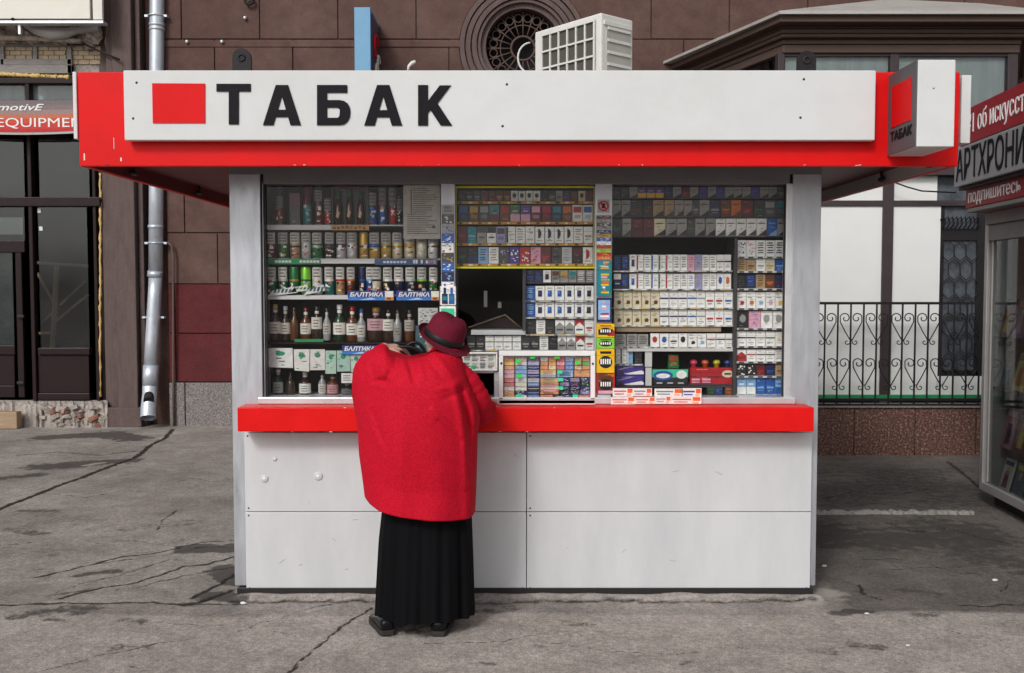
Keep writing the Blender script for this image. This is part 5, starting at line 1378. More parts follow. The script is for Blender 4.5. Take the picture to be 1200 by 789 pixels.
R(.0,.42,1,.47,C('m')); R.poly([(.84+.13*math.cos(q), .62+.22*math.sin(q)) for q in np.linspace(0,6.28,15)[:-1]], C('c')); R(.77,.56,.91,.68,C('s')); R(.04,.08,.22,.34,C('p')); R(.27,.08,.46,.34,C('p')); R(.04,.15,.46,.22,C('r'))
mb.build('print', 'print_gloss', o); rowshelf(806.5, 862, 450.4, PY-.001)
for k, (x, cn, hx) in enumerate(((814,'pink','#e0406a'),(827.5,'orange','#d0603a'),(841,'yellow','#c8c030'),(854,'blue','#2a4a90'))):
    p = P(x, 430.8, PY+.03); mb = MB(); mb.lathe([(.002,0),(.014,0),(.014,.016),(.019,.018),(.021,.028),(.015,.038),(.004,.041),(.001,.041)], p.x, PY+.06, p.z, 14, lin(hx))
    tag(mb.build('sweet_dispenser', 'print_gloss', origin=(p.x, PY+.06, p.z)), f'{cn} topped sweet dispenser standing in the red display box', 'sweets', 'sweet dispensers')
    mb = MB(); mb.box(p.x-.014, p.x+.014, PY+.046, PY+.074, P(x,450,PY).z+.002, p.z, C('D')); mb.build('barrel', 'print_gloss', bpy.context.scene.objects[-1] if False else bpy.data.objects['sweet_dispenser' + ('' if k == 0 else f'.{k:03d}')])
for k, (x, b_, a_, lab) in enumerate(((833,'D','e','black'),(842,'n','b','navy'),(854,'s','o','brown'))):
    box(x-5, 451.8, x+5.5, 463.8, 'X', b_, a_, 'coffee_sachet', f'{lab} coffee sachet under the red sweets display', 'sachet', 'coffee sachets')
rowshelf(826, 862, 464)
rowshelf(766, 806, 452.2, PY-.001)
# white and orange flyers on the sill
fl = [(718,455,742,465,0),(742,455,764,465,.0),(767,455.5,800,465,0),(799,455,822,466,0),(716,465.5,744,474,0),(744,465.5,768,474,0),(768,464.5,786,473.5,0),(786,465,822,474,0)]
for k, (xa, ya, xb, yb, r_) in enumerate(fl):
    Yf = KF-.05+.004*(k < 4); a_, b_ = P(xa, ya, Yf), P(xb, yb, Yf); mb = MB()
    mb.box(a_.x, b_.x, Yf, Yf+.002, b_.z, a_.z, lin('#e9e4e2')); R = Rect(mb, a_.x, b_.x, b_.z, a_.z, Yf)
    tcol = lin(['#c0646a','#8a8ab0','#4a8f96','#3a4a9a','#d0604a','#d07050','#9aa0b0','#c86a58'][k])
    R(.06,.55,.66,.72,tcol); R(.10,.25,.55,.38,tcol); R(.72,.45,.96,.92,lin('#e8622a')); R(.70,.1,.9,.35,lin('#f0b090'))
    if k % 2: R(.0,.0,1,.08,lin('#c86a58'))
    tag(mb.build('flyer', 'print_paper', origin=((a_.x+b_.x)/2, Yf, b_.z)), f'white and orange flyer, {ordw(k%4+1)} from the candy strip in the {"upper" if k < 4 else "lower"} row on the counter', 'flyer', 'flyers on the counter')

# ---- candy strip on the post between the windows
ST = KF+.004
def patch(xa, ya, xb, yb, b_, kind, a_, name='sticker', Y=ST, d=.004, par=ki, m_='print_gloss'):
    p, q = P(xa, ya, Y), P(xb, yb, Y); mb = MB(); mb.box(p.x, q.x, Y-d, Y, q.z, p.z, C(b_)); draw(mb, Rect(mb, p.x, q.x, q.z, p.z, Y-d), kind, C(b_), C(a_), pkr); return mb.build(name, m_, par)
nsk = patch(700.5, 234, 714, 249, 'g', 'N', 'g', 'no_smoking_notice')
mb = MB(); c_ = P(707.3, 241.5, ST-.006); mb.tube([c_+Vector((math.cos(q)*.024, 0, math.sin(q)*.024)) for q in np.linspace(0, 2*math.pi, 21)], .0035, 5); mb.tube([c_+Vector((-.017,0,.017)), c_+Vector((.017,0,-.017))], .003, 5); mb.build('ban_ring', 'emblem_red', nsk)
mb = MB(); mb.box(c_.x-.008, c_.x+.008, c_.y, c_.y+.002, c_.z-.012, c_.z+.012); mb.build('pictogram', 'letter_black', nsk)
gb = 'bars on the candy strip'
bars = 'mggGnwbkrereoyor'
y = 252.5
for k in range(12):
    b_ = 'mgdgnGbwrLro'[k]; a_ = 'gdwswnwberyc'[k]
    o = pack(699, y, 716.5, y+4.2, 'M', C(b_), C(a_), 'chocolate_bar', f'{PAL[b_][1]} wrapped bar, {ordw(k+1)} from the top of the candy strip', 'chocolate', gb, ST-.014, .010, 'print_gloss', .3); y += 4.35
for k, (ya, yb, b_, a_, lab) in enumerate(((305.5,316.5,'h','y','teal packet with yellow lettering above the tall teal packet'),(317,347,'h','o','tall teal packet of sweets in the middle of the candy strip'),(349,377.5,'n','p','navy packet with pale pink print on the candy strip'),
      (379.5,395.5,'y','k','small yellow and black candy bag on the candy strip'),(396,408.5,'L','e','lime green candy bag between two yellow ones'),(409,437,'y','w','large yellow candy bag on the candy strip'),(437.5,461.5,'s','r','dark brown candy bag with red edge at the foot of the candy strip'))):
    o = pack(699 if k < 3 else 698.5, ya, 717 if k < 3 else 720.5, yb, 'N', C(b_), C(a_), 'candy_bag', lab, 'candy', 'bags on the candy strip', ST-.018, .016, 'print_gloss', .3)
    mb = MB(); p, q = P(699, ya, ST-.0185), P(717 if k < 3 else 720.5, yb, ST-.0185); R = Rect(mb, p.x, q.x, q.z, p.z, ST-.0185)
    if k < 3:
        R(.12,.1,.88,.9,C('h' if k < 2 else 'l')); 
        for i in range(8): R(pkr.uniform(.15,.5), .1+.1*i, pkr.uniform(.55,.85), .17+.1*i, C('yowyotp'[i % 7] if k < 2 else 'pwrlpwvp'[i % 8]))
    else:
        ell = [(.5+.36*math.cos(t_), .45+.26*math.sin(t_)) for t_ in np.linspace(0, 6.28, 17)[:-1]]
        if k == 6: R(0,0,.1,1,C('r')); R(.9,0,1,1,C('r')); R(.1,0,.9,.15,C('p')); R(.6,.82,.95,.96,C('o'))
        if k == 3: R(.1,.2,.9,.6,C('k')); R(.6,.1,.98,.5,C('r'))
        R.poly(ell, C('k')); 
        for i in range(5): R(.22+.12*i, .36, .29+.12*i, .58, C('w'))
        R(.2,.8,.8,.9,C('oekk'[k-3] if k < 6 else 's'))
    mb.build('print', 'print_gloss', o)
# ---- sticker strip on the other post
y = 240.0
cols_ = ['gLn','dMw','gMb','bMw','wMd','dMG','bMw','nMl','wMb','wMr','wMe','wLg']
for k in range(10):
    t_ = cols_[k]; patch(517.5, y, 532, y+11, t_[0], t_[1], t_[2], 'sticker', ST, .002); y += 11.3
pb = patch(515.5, 335.5, 534.5, 357.5, 'w', 'N', 'w', 'bottle_notice', ST-.004)
for (x0, x1, c_) in ((.12,.48,'n'),(.55,.9,'b')):
    mb = MB(); p, q = P(515.5,335.5,ST-.01), P(534.5,357.5,ST-.01); R = Rect(mb, p.x, q.x, q.z, p.z, ST-.009); R(x0,.05,x1,.6,C(c_)); R(x0+.1,.6,x1-.1,.92,C(c_)); R(x0+.05,.25,x1-.05,.45,C('h')); mb.build('bottle_print', 'print_gloss', pb)
patch(515, 359, 534.5, 384, 'w', 'X', 'T', 'notice', ST-.004)

# ---- drinks window
backboard(310, 214, 518, 467, 'interior_dark', 5.58)
def can(xc, w, yt, yb, bands, label, group, name='drink_can', cat='can', price=None, Y=PY):
    """bands: (fraction of height, colour) from the bottom up"""
    p = P(xc, yb, Y+.02); t_ = P(xc, yt, Y+.02); h = t_.z-p.z; r_ = w/2/FPX*(Y+.02)
    prof, cs = [(.001,0),(r_*.80,.0),(r_*.86,.003)], [C('S'), C('S')]
    f0 = 0
    prof.append((r_, .007)); cs.append(C(bands[0][1]))
    for f, c_ in bands: prof.append((r_, .007+(h-.018)*f)); cs.append(C(c_))
    prof += [(r_*.88, h-.003), (r_*.84, h), (r_*.80, h-.004), (.001, h-.004)]; cs += [C(bands[-1][1]), C('S'), C('S'), C('S')]
    mb = MB(); yc_ = Y+.02+r_*.2
    mb.lathe(prof, p.x, yc_, p.z, 16, cols=cs)
    o = mb.build(name, 'print_metal', origin=(p.x, yc_, p.z)); tag(o, label, cat, group)
    if price:
        mb = MB(); f0, f1, pc = price
        mb.lathe([(r_+.0015, h*f0), (r_+.0015, h*f1)], p.x, yc_, p.z, 8, lin(pc), a0=math.radians(215), a1=math.radians(325))
        for k in range(3): mb.lathe([(r_+.0022, h*(f0+(f1-f0)*(.2+.27*k))), (r_+.0022, h*(f0+(f1-f0)*(.3+.27*k)))], p.x, yc_, p.z, 6, lin('#5a5856'), a0=math.radians(228+pkr.uniform(0,14)), a1=math.radians(312-pkr.uniform(0,20)))
        mb.build('price_tag', 'print_paper', o)
    # printed patch
    mb = MB()
    for k in range(7):
        z0 = h*pkr.uniform(.06,.46); a0 = pkr.uniform(222,290); mb.lathe([(r_+.0008, z0), (r_+.0008, z0+h*pkr.uniform(.03,.09))], p.x, yc_, p.z, 5, C(pkr.choice('wkGrwS')), a0=math.radians(a0), a1=math.radians(a0+pkr.uniform(15,45)))
    mb.build('print', 'print_gloss', o)
    return o
def bottle(xc, w, yt, yb, m_, capc, labc, label, group, Y=PY+.02, lab=(.10,.42), neckw=.36, cat='bottle'):
    p = P(xc, yb, Y); h = P(xc, yt, Y).z-p.z; r_ = w/2/FPX*Y; yc_ = Y+r_
    mb = MB(); mb.lathe([(.001,0),(r_*.9,0),(r_,.006),(r_,h*.52),(r_*.93,h*.58),(r_*neckw*1.25,h*.70),(r_*neckw,h*.76),(r_*neckw,h*.99),(.001,h)], p.x, yc_, p.z, 18)
    o = mb.build('bottle', m_, origin=(p.x, yc_, p.z)); tag(o, label, cat, group)
    mb = MB(); mb.lathe([(r_*neckw*1.15,h*.88),(r_*neckw*1.2,h*.89),(r_*neckw*1.2,h*1.0),(.001,h*1.005)], p.x, yc_, p.z, 14, C(capc)); mb.build('cap', 'print_gloss', o)
    if labc:
        mb = MB(); mb.lathe([(r_+.001,h*lab[0]),(r_+.001,h*lab[1])], p.x, yc_, p.z, 12, lin(labc), a0=math.radians(200), a1=math.radians(340))
        hl = lab[1]-lab[0]
        for k in range(3): mb.lathe([(r_+.002,h*(lab[0]+hl*(.2+.25*k))),(r_+.002,h*(lab[0]+hl*(.28+.25*k)))], p.x, yc_, p.z, 8, lin('#6b655c' if k != 1 else '#4a3030'), a0=math.radians(235+pkr.uniform(0,10)), a1=math.radians(305-pkr.uniform(0,15)))
        mb.build('bottle_label', 'print_paper', o)
        mb = MB(); mb.lathe([(r_*neckw+.001,h*.78),(r_*neckw+.001,h*.86)], p.x, yc_, p.z, 10, lin(labc), a0=math.radians(200), a1=math.radians(340)); mb.build('neck_label', 'print_paper', o)
    return o
DS = 'from drainpipe side'
g1 = 'drinks on the top shelf'
row1 = [(328,10,219.5,[(.45,'s'),(1,'d')],'brown and grey',(.45,.75,'#76716f')),(360.5,11,218.5,[(.5,'h'),(.54,'d'),(1,'m')],'teal and dark red',None),(373.5,10,219,[(.5,'m'),(1,'d')],'dark red and grey',(.62,.9,'#8b8785')),(384.5,9,232.5,[(.45,'r'),(1,'d')],'red short',(.5,.95,'#8f8b89')),
  (436.5,10.5,226,[(.55,'b'),(1,'d')],'blue and grey',(.6,.98,'#8f8b89')),(448.5,10,219,[(.4,'b'),(1,'d')],'dark blue tall',(.5,.95,'#7d7876')),(460.5,10,219,[(.42,'r'),(1,'d')],'crimson tall',(.5,.95,'#7d7876')),(468.5,7,230,[(.5,'k'),(1,'d')],'narrow dark',(.45,.9,'#757170'))]
for k, (x, w, yt, bd, nm, pr_) in enumerate(row1): can(x, w, yt, 263.4, bd, f'{nm} can on the top drinks shelf, {ordw(k+1)} {DS}', g1, price=pr_)
box(339, 226.5, 352, 263.4, 'T', 'D', 'm', 'drink_carton', 'dark carton with maroon top on the top drinks shelf', 'carton', g1, m_='print_card')
rowshelf(311, 516, 263.6, m_='shelf_white'); strip(312, 264, 388, 269.5, 'shelf_white')
# gift box of three bottles
gbx = tag(empty('gift_box', P(410, 264, PY).to_tuple()), 'black gift box holding three green capped bottles with flame print', 'gift box', g1)
mb = MB(); mb.pbox(388.5, 218.5, 432, 263.4, PY+.05, .02, C('k')); mb.pbox(388.5, 218.5, 390, 263.4, PY+.0, .05, C('k')); mb.pbox(430.5, 218.5, 432, 263.4, PY, .05, C('k')); mb.pbox(391, 218.6, 430, 220, PY, .05, C('m')); mb.build('carton', 'print_card', gbx)
mb = MB(); mb.pbox(388, 263.8, 432.5, 270, PY-.022, .003, lin('#b8882c'))
for k in range(8): mb.pbox(390+5*k, 265+pkr.uniform(0,1), 393.5+5*k, 267.5+pkr.uniform(0,1.5), PY-.0225, .0005, lin('#6a3a18'))
mb.build('ledge_print', 'print_card', gbx)
for k, x in enumerate((396.5, 409.5, 422.5)):
    p = P(x, 263.2, PY+.02); h = P(x, 224.5-(3 if k == 1 else 0), PY+.02).z-p.z; mb = MB(); r_ = .020
    mb.lathe([(.001,0),(r_,0),(r_,h*.6),(r_*.5,h*.76),(r_*.45,h)], p.x, PY+.024, p.z, 14); bt = mb.build('bottle', 'bottle_dark', gbx)
    mb = MB(); mb.lathe([(r_*.62,h*.78),(r_*.66,h),(.001,h*1.01)], p.x, PY+.024, p.z, 12, lin('#1f5f2c')); mb.build('cap', 'print_gloss', bt)
    mb = MB(); zz = lambda f_: p.z+h*f_; yy = PY+.0025
    mb.add([(p.x-.010,yy,zz(.22)),(p.x+.002,yy,zz(.18)),(p.x+.010,yy,zz(.34)),(p.x+.002,yy,zz(.42)),(p.x+.004,yy,zz(.62)),(p.x-.004,yy,zz(.46)),(p.x-.006,yy,zz(.34))], [(0,1,2,3,4,5,6)], lin('#c99a7a')); mb.build('flame_print', 'print_gloss', bt)
# notice sheet
mb = MB(); p, q = P(472.5, 217, 5.255), P(516, 280, 5.255); mb.box(p.x, q.x, 5.255, 5.257, q.z, p.z, lin('#b3aca6')); R = Rect(mb, p.x, q.x, q.z, p.z, 5.255)
for k in range(22): v_ = .93-.04*k; R(.26 if k < 12 else .1, v_, pkr.uniform(.6,.95), v_+.014, lin('#6d6863'))
R(.2,.45,.23,.92,lin('#6d6863')); R(.78,.2,.86,.24,lin('#4a4643')); mb.build('notice_sheet', 'print_paper', ki)
# second shelf
row2 = [(318,12,'ms','reddish brown'),(332,13,'ed','dark green'),(346,12.5,'tD','tan and green'),(359,12,'SS','silver'),(372,12.5,'eS','green and white'),(386.5,12,'Dd','charcoal'),(400,12,'Sd','grey and silver'),(412.5,12.5,'Sw','white silver'),(426.5,10.5,'Gn','gold with blue band'),(439,13,'Gb','gold with blue top'),(452.5,12.5,'Ge','gold with green band'),(465.5,12,'cG','cream and gold'),(480,13,'cG','pale gold'),(494,12.5,'cw','cream white'),(507.5,12,'wd','white')]
for k, (x, w, cc, nm) in enumerate(row2):
    can(x, w, 272.5, 303, [(.42,cc[0]),(.5,cc[1]),(1,cc[0] if k % 3 else cc[1])], f'{nm} can on the second drinks shelf, {ordw(k+1)} {DS}', 'drinks on the second shelf', price=(.56,.97,pkr.choice(['#b8b4b0','#a8a5a1','#c2beb8'])) if k != 8 else None)
rowshelf(311, 516, 303.2, m_='shelf_white')
s_ = strip(313.5, 303.5, 375.5, 309.8, 'green_strip')
for (xa, n_) in ((322, 5), (351, 6)):
    for k in range(n_): mb = MB(); mb.pbox(xa+4*k, 305.3, xa+3.2+4*k, 308, PY-.0195, .001); mb.build('strip_print', 'paper_white', s_)
strip(376, 305, 439, 309, 'shelf_white'); mb = MB(); mb.pbox(439, 303.5, 512.5, 310.5, PY-.02, .004, lin('#26406e'))
for k in range(7): mb.pbox(449+4*k, 306, 452+4*k, 308.5, PY-.021, .001, lin('#b9c4d4'))
for k in range(9): mb.pbox(484+3*k, 304.5+pkr.uniform(0,1), 486.4+3*k, 308.5+pkr.uniform(0,1), PY-.021, .001, lin(pkr.choice(['#c9ccd4','#b06a7a','#8a93a8','#26406e'])))
mb.build('shelf_strip', 'print_gloss', ki)
# third shelf
row3 = [(319,11.5,'eS','green and silver'),(332,11.5,'eS','green and white'),(345,11.5,'eG','dark green with gold'),(358.5,12,'Le','lime green'),(372,12,'wc','white'),(386,11.5,'hw','bright teal'),(399,11,'tr','tan with red seal'),(411.5,10.5,'so','amber'),(424.5,8,'nb','deep blue'),(428.5+5,9,'bl','blue'),(441.5,11.5,'ck','cream and black'),(454.5,12,'kw','black'),(467.5,12,'nw','navy and white'),(481,12.5,'nS','navy'),(494.5,12,'kL','dark olive'),(508,11,'ew','green with white label')]
for k, (x, w, cc, nm) in enumerate(row3):
    can(x, w, 313, 345.6, [(.5,cc[0]),(.58,cc[1]),(1,cc[0])], f'{nm} can on the third drinks shelf, {ordw(k+1)} {DS}', 'drinks on the third shelf', price=(.56,.98,pkr.choice(['#c9c6c0','#bdbab4','#d2cec8'])) if k not in (2,3,8) else None)
rowshelf(311, 516, 345.9, m_='shelf_white'); strip(312.5, 346.4, 409, 351, 'shelf_white')
for (xa, ya, xb, yb, tl) in ((314,336,348,347.5,5),(340,334,362,343,3),(356,333.5,381,346,6)):
    a_, b_ = P(xa, yb, PY-.03), P(xb, ya, PY-.03); sl = tl*.004; mb = MB()
    mb.prism([(a_.x,a_.z),(b_.x,a_.z+sl),(b_.x-.01,b_.z),(a_.x+.025,b_.z-sl)], PY-.03, PY-.028, lin('#d4d6d4'))
    for k in range(5): mb.prism([(a_.x+.03+.02*k,a_.z+.012+sl*.3),(a_.x+.042+.02*k,a_.z+.014+sl*.3),(a_.x+.05+.02*k,b_.z-.012),(a_.x+.036+.02*k,b_.z-.014)], PY-.0305, PY-.030, lin(['#2d6a4a','#59616a','#2a3a5a'][k % 3])); 
    mb.build('price_card', 'print_paper', ki)
def balt(xa, ya, xb, yb, glassy=True):
    Y = PY-.034; mb = MB(); p, q = P(xa, ya, Y), P(xb, yb, Y); mb.box(p.x, q.x, Y, Y+.003, q.z, p.z, lin('#173f96')); R = Rect(mb, p.x, q.x, q.z, p.z, Y)
    R(.0,.03,.98,.36,lin('#2f7fd6')); R.poly([(.25,.05),(.5,.30),(.62,.12)], lin('#b8d8f4'))
    if glassy: R(.80,.30,.98,.97,lin('#f0ece0')); R(.80,.03,.98,.36,lin('#e0901c')); R(.84,.1,.93,.3,lin('#7a4210'))
    s_ = mb.build('shelf_strip', 'print_gloss', ki)
    t, w = text_mb('БАЛТИКА', .032, .001, .0012, shear=.2); tw = (q.x-p.x)*(.72 if glassy else .8)
    for l_ in split_letters(t):
        l_.v = [(p.x+.01+v[0]*tw/w, Y-.003+v[1], q.z+(p.z-q.z)*.42+v[2]*.95) for v in l_.v]; l_.build('letter', 'white_plastic', s_)
balt(407.5, 341, 462, 352.3); balt(464.5, 341, 515.5, 352.3); balt(401, 405, 446, 415.5, False)
# fourth shelf: bottles
row4 = [(321.5,14,357,'bottle_dark','G','#d8d4c8','dark squat'),(333.5,12,359,'bottle_dark','S','#d2cec4','slim dark'),(344,10,360,'bottle_brown','D','','unlabelled brown'),(357.5,13,360.5,'bottle_brown','m','#d6d2c8','brown'),(370.5,13,359,'bottle_dark','D','#cfcbc2','black'),(382.5,9,361,'bottle_pale','D','#b8b4ac','thin pale'),(397,15,357.5,'bottle_green','w','#e2ded4','green white capped'),(412,14,359.5,'bottle_brown','r','#e0dcd2','amber red capped'),(423,10,362,'bottle_pale','b','#cac6bc','clear blue capped'),(439.5,21,361,'bottle_dark','G','#c49aa4','wide with pink label'),(454.5,13,362,'bottle_dark','k','#dcd8d0','dark slim necked'),(465.5,10,363,'bottle_pale','D','#96928c','dim pale'),(479.5,12,363,'bottle_brown','D','#a8a298','dim brown')]
for k, (x, w, yt, m_, cp, lb, nm) in enumerate(row4):
    yb_ = 401 if k > 5 else 399.5
    bottle(x, w, yt, yb_, m_, cp, lb, f'{nm} bottle on the fourth drinks shelf, {ordw(k+1)} {DS}', 'bottles on the fourth shelf', lab=(.20,.52) if k in (0,1,3,5,6,7) else (.34,.68) if k in (4,9,10,12) else (.15,.5))
rowshelf(311, 516, 401.4, m_='interior_brown'); strip(345, 397.5, 379, 401, 'green_strip', Y=PY-.02)
mb = MB(); p = P(316,404,PY-.02)
# hanging cards
cards = [(314,408,343,431,'#d9dcda',1),(344,409.5,363,435,'#d6d7d2',2),(363.5,409.5,381,434,'#d2d0cc',3),(381.5,411,394,437.5,'#a9c9b8',4),(394.5,411,410,436,'#9cc0b4',5),(410.5,414,424,437,'#bcd0c4',6)]
for k, (xa, ya, xb, yb, hx, s_) in enumerate(cards):
    Y = PY-.03+.002*k; p, q = P(xa, ya, Y), P(xb, yb, Y); rr_ = random.Random(s_); mb = MB(); jx = [rr_.uniform(-.004,.004) for _ in range(4)]
    mb.prism([(p.x+jx[0],q.z+jx[1]),(q.x+jx[2],q.z+jx[3]),(q.x,p.z),(p.x,p.z)], Y, Y+.001, lin(hx)); R = Rect(mb, p.x, q.x, q.z, p.z, Y)
    R.poly([(.5+.2*math.cos(t_), .72+.12*math.sin(t_)) for t_ in np.linspace(0,6.28,12)[:-1]], lin('#1e8a62'))
    for i in range(7 if s_ > 1 else 4): u_ = rr_.uniform(.05,.6); v_ = rr_.uniform(.08,.9); R(u_, v_, u_+rr_.uniform(.1,.3), v_+rr_.uniform(.03,.07), lin(rr_.choice(['#56646a','#4a4a4a','#5a8a78','#78807a'] + (['#2c8a90','#d8b050'] if s_ > 3 else []))))
    mb.build('hanging_card', 'print_paper', ki)
# bottom shelf
row6 = [(325,12.5,433,'bottle_green','w','#a8aca8','green white capped'),(339.5,12,436,'bottle_dark','D','','dim dark'),(356.5,14.5,436.5,'bottle_dark','S','#e0e0dc','black with round white label'),(377,9,437,'bottle_pale','D','#c4c2bc','narrow pale'),(389,14,439,'bottle_brown','k','#c08a90','brown pink labelled'),(406,15,449,'bottle_dark','k','#5a6468','low dark')]
for k, (x, w, yt, m_, cp, lb, nm) in enumerate(row6):
    bottle(x, w, yt, 463.2, m_, cp, lb, f'{nm} bottle on the bottom drinks shelf, {ordw(k+1)} {DS}', 'bottles on the bottom shelf', lab=(.08,.5))
rowshelf(311, 516, 463.4, m_='shelf_white')
mb = MB(); mb.pbox(400, 437.5, 413.5, 449, PY-.03, .001, lin('#d8d8d6')); 
for k in range(3): mb.pbox(402, 440+2.6*k, 411, 441+2.6*k, PY-.0305, .0004, lin('#70706e'))
mb.build('price_card', 'print_paper', ki)
# notices behind the hat
mb = MB(); p, q = P(490, 361, PY-.03), P(513, 381, PY-.03); mb.box(p.x, q.x, PY-.03, PY-.029, q.z, p.z, lin('#c4c4c2')); R = Rect(mb, p.x, q.x, q.z, p.z, PY-.03)
for i in range(26): u_ = pkr.uniform(.03,.85); v_ = pkr.uniform(.03,.92); R(u_, v_, u_+pkr.uniform(.06,.14), v_+.05, lin(pkr.choice(['#555555','#7a7a7a','#3a3a3c'])))
mb.build('notice_sheet', 'print_paper', ki)
mb = MB(); p, q = P(487, 381.5, PY-.03), P(514, 412, PY-.03); mb.box(p.x, q.x, PY-.03, PY-.029, q.z, p.z, lin('#3a5c66')); R = Rect(mb, p.x, q.x, q.z, p.z, PY-.03)
for i in range(30): u_ = pkr.uniform(.03,.85); v_ = pkr.uniform(.03,.92); R(u_, v_, u_+pkr.uniform(.06,.16), v_+.06, lin(pkr.choice(['#c8d4d6','#2a5560','#8ab0b8','#e4e8e6','#1f3a44'])))
mb.build('notice_sheet', 'print_paper', ki)
# ------------------------------------------------------------------ the customer
def fabric(name, col):
    m, nt, b = _new(name); N, Lk = nt.nodes, nt.links
    tc = N.new('ShaderNodeTexCoord')
    n1 = N.new('ShaderNodeTexNoise'); n1.inputs['Scale'].default_value = 170; n1.inputs['Detail'].default_value = 4; Lk.new(tc.outputs['Object'], n1.inputs['Vector'])
    n2 = N.new('ShaderNodeTexNoise'); n2.inputs['Scale'].default_value = 9; n2.inputs['Detail'].default_value = 4; n2.inputs['Roughness'].default_value = .6; n2.inputs['Distortion'].default_value = 1.2
    mp = N.new('ShaderNodeMapping'); mp.inputs['Scale'].default_value = (1.5,1,.7); mp.inputs['Rotation'].default_value = (0,.5,0); Lk.new(tc.outputs['Object'], mp.inputs[0]); Lk.new(mp.outputs[0], n2.inputs['Vector'])
    r1 = N.new('ShaderNodeMapRange'); r1.inputs['From Min'].default_value=.3; r1.inputs['From Max'].default_value=.7; r1.inputs['To Min'].default_value=.72; r1.inputs['To Max'].default_value=1.26; Lk.new(n1.outputs['Fac'], r1.inputs[0])
    s = N.new('ShaderNodeVectorMath'); s.operation='SCALE'; s.inputs[0].default_value = col; Lk.new(r1.outputs[0], s.inputs['Scale']); Lk.new(s.outputs[0], b.inputs['Base Color'])
    b.inputs['Roughness'].default_value = .75; b.inputs['Sheen Weight'].default_value = .0; b.inputs['Sheen Roughness'].default_value = .4; b.inputs['Specular IOR Level'].default_value = .1
    b1 = N.new('ShaderNodeBump'); b1.inputs['Strength'].default_value = .16; b1.inputs['Distance'].default_value = .02; Lk.new(n2.outputs['Fac'], b1.inputs['Height'])
    b2 = N.new('ShaderNodeBump'); b2.inputs['Strength'].default_value = .4; b2.inputs['Distance'].default_value = .003; Lk.new(n1.outputs['Fac'], b2.inputs['Height']); Lk.new(b1.outputs[0], b2.inputs['Normal']); Lk.new(b2.outputs[0], b.inputs['Normal'])
fabric('cape_red', (.52,.007,.024)); fabric('sleeve_red', (.49,.007,.024))  # sleeve tone is the cape red with shade put in

YC = 4.72                                           # body axis
def Q(x, y, Y=4.55): return P(x, y, Y)
person = tag(empty('person', (P(500,700,YC).x, YC, 0)), 'person in red cape, long black skirt and burgundy hat leaning on the counter', 'person')
xc = P(500, 600, YC).x
# body: one continuous surface
mb = MB()
hipz, shz = .80, 1.22
sx = P(492, 450, YC).x; hx = P(522, 400, YC).x
mb.ellipsoid((xc, YC, .80), (.165,.12,.14)); mb.ellipsoid((xc, YC-.005, .98), (.145,.105,.18)); mb.ellipsoid((xc-.005, YC+.02, 1.14), (.165,.11,.15))
mb.capsule((xc-.14, YC+.04, 1.20), (xc+.14, YC+.04, 1.17), .065, .065)
neck0 = Vector((hx-.03, YC+.05, 1.22)); headc = Vector((hx-.015, YC+.085, 1.385))
mb.capsule(neck0, headc-Vector((0,.01,.05)), .055, .055)
Rh = Matrix.Rotation(math.radians(-16), 3, 'X') @ Matrix.Rotation(math.radians(14), 3, 'Y')
mb.ellipsoid(headc, (.073,.092,.108), Rh); hp = lambda x, y, z: headc + Rh @ Vector((x, y, z))
mb.ellipsoid(hp(0,.03,-.055), (.058,.068,.058), Rh)                      # jaw
mb.capsule(hp(0,.088,.005), hp(0,.108,-.028), .010, .014)                # nose
for s in (-1, 1):
    mb.ellipsoid(hp(s*.074,-.005,-.01), (.012,.022,.032), Rh, 10, 8)     # ears
    mb.ellipsoid(hp(s*.03,.080,.012), (.017,.012,.012), Rh, 10, 8)       # eyes
mb.capsule(hp(-.02,.093,-.058), hp(.02,.093,-.058), .009, .009)          # lips
# arms
lsh, lel, lwr = Vector((xc-.15,YC+.04,1.20)), P(434,432,YC+.03), P(450,408,YC+.14)
rsh, rel, rwr = Vector((xc+.13,YC+.04,1.17)), P(560,480,YC+.12), P(571,470,5.02)
for a_, e_, w_ in ((lsh,lel,lwr),(rsh,rel,rwr)):
    mb.capsule(a_, e_, .052, .042); mb.capsule(e_, w_, .042, .028)
def hand(wr, d, palmn, thumb_side, curl=.5):
    """palm and five fingers; d: pointing direction, palmn: palm normal"""
    d = d.normalized(); palmn = palmn.normalized(); side = d.cross(palmn).normalized()
    c0 = wr; c1 = wr + d*.085
    for k in range(4):
        o_ = side*(.026-.0175*k)
        mb.capsule(wr + d*.01 + o_*.7, c1 + o_, .014, .0115)
        L = (.038,.044,.041,.032)[k]; p = c1 + o_; dd_ = d.copy()
        for s in range(3):
            dd_ = (dd_ + palmn*curl*(.6 if s == 0 else .8)).normalized(); q = p + dd_*L*(1.0,.66,.52)[s]
            mb.capsule(p, q, .0092-.0008*s, .0086-.0008*s, 8); p = q
    tb = wr + d*.03 + side*thumb_side*.030; t1 = tb + (d*.6+side*thumb_side*.7+palmn*.3).normalized()*.035
    mb.capsule(tb, t1, .0125, .0105, 8); mb.capsule(t1, t1 + (d*.8+palmn*.5-side*thumb_side*.1).normalized()*.028, .0105, .009, 8)
hand(lwr, P(466,407.5,YC+.19)-lwr, Vector((.1,.45,-.9)), -1, .75)
hand(rwr, Vector((-.25,1,-.05)), Vector((0,0,-1)), -1, .35)
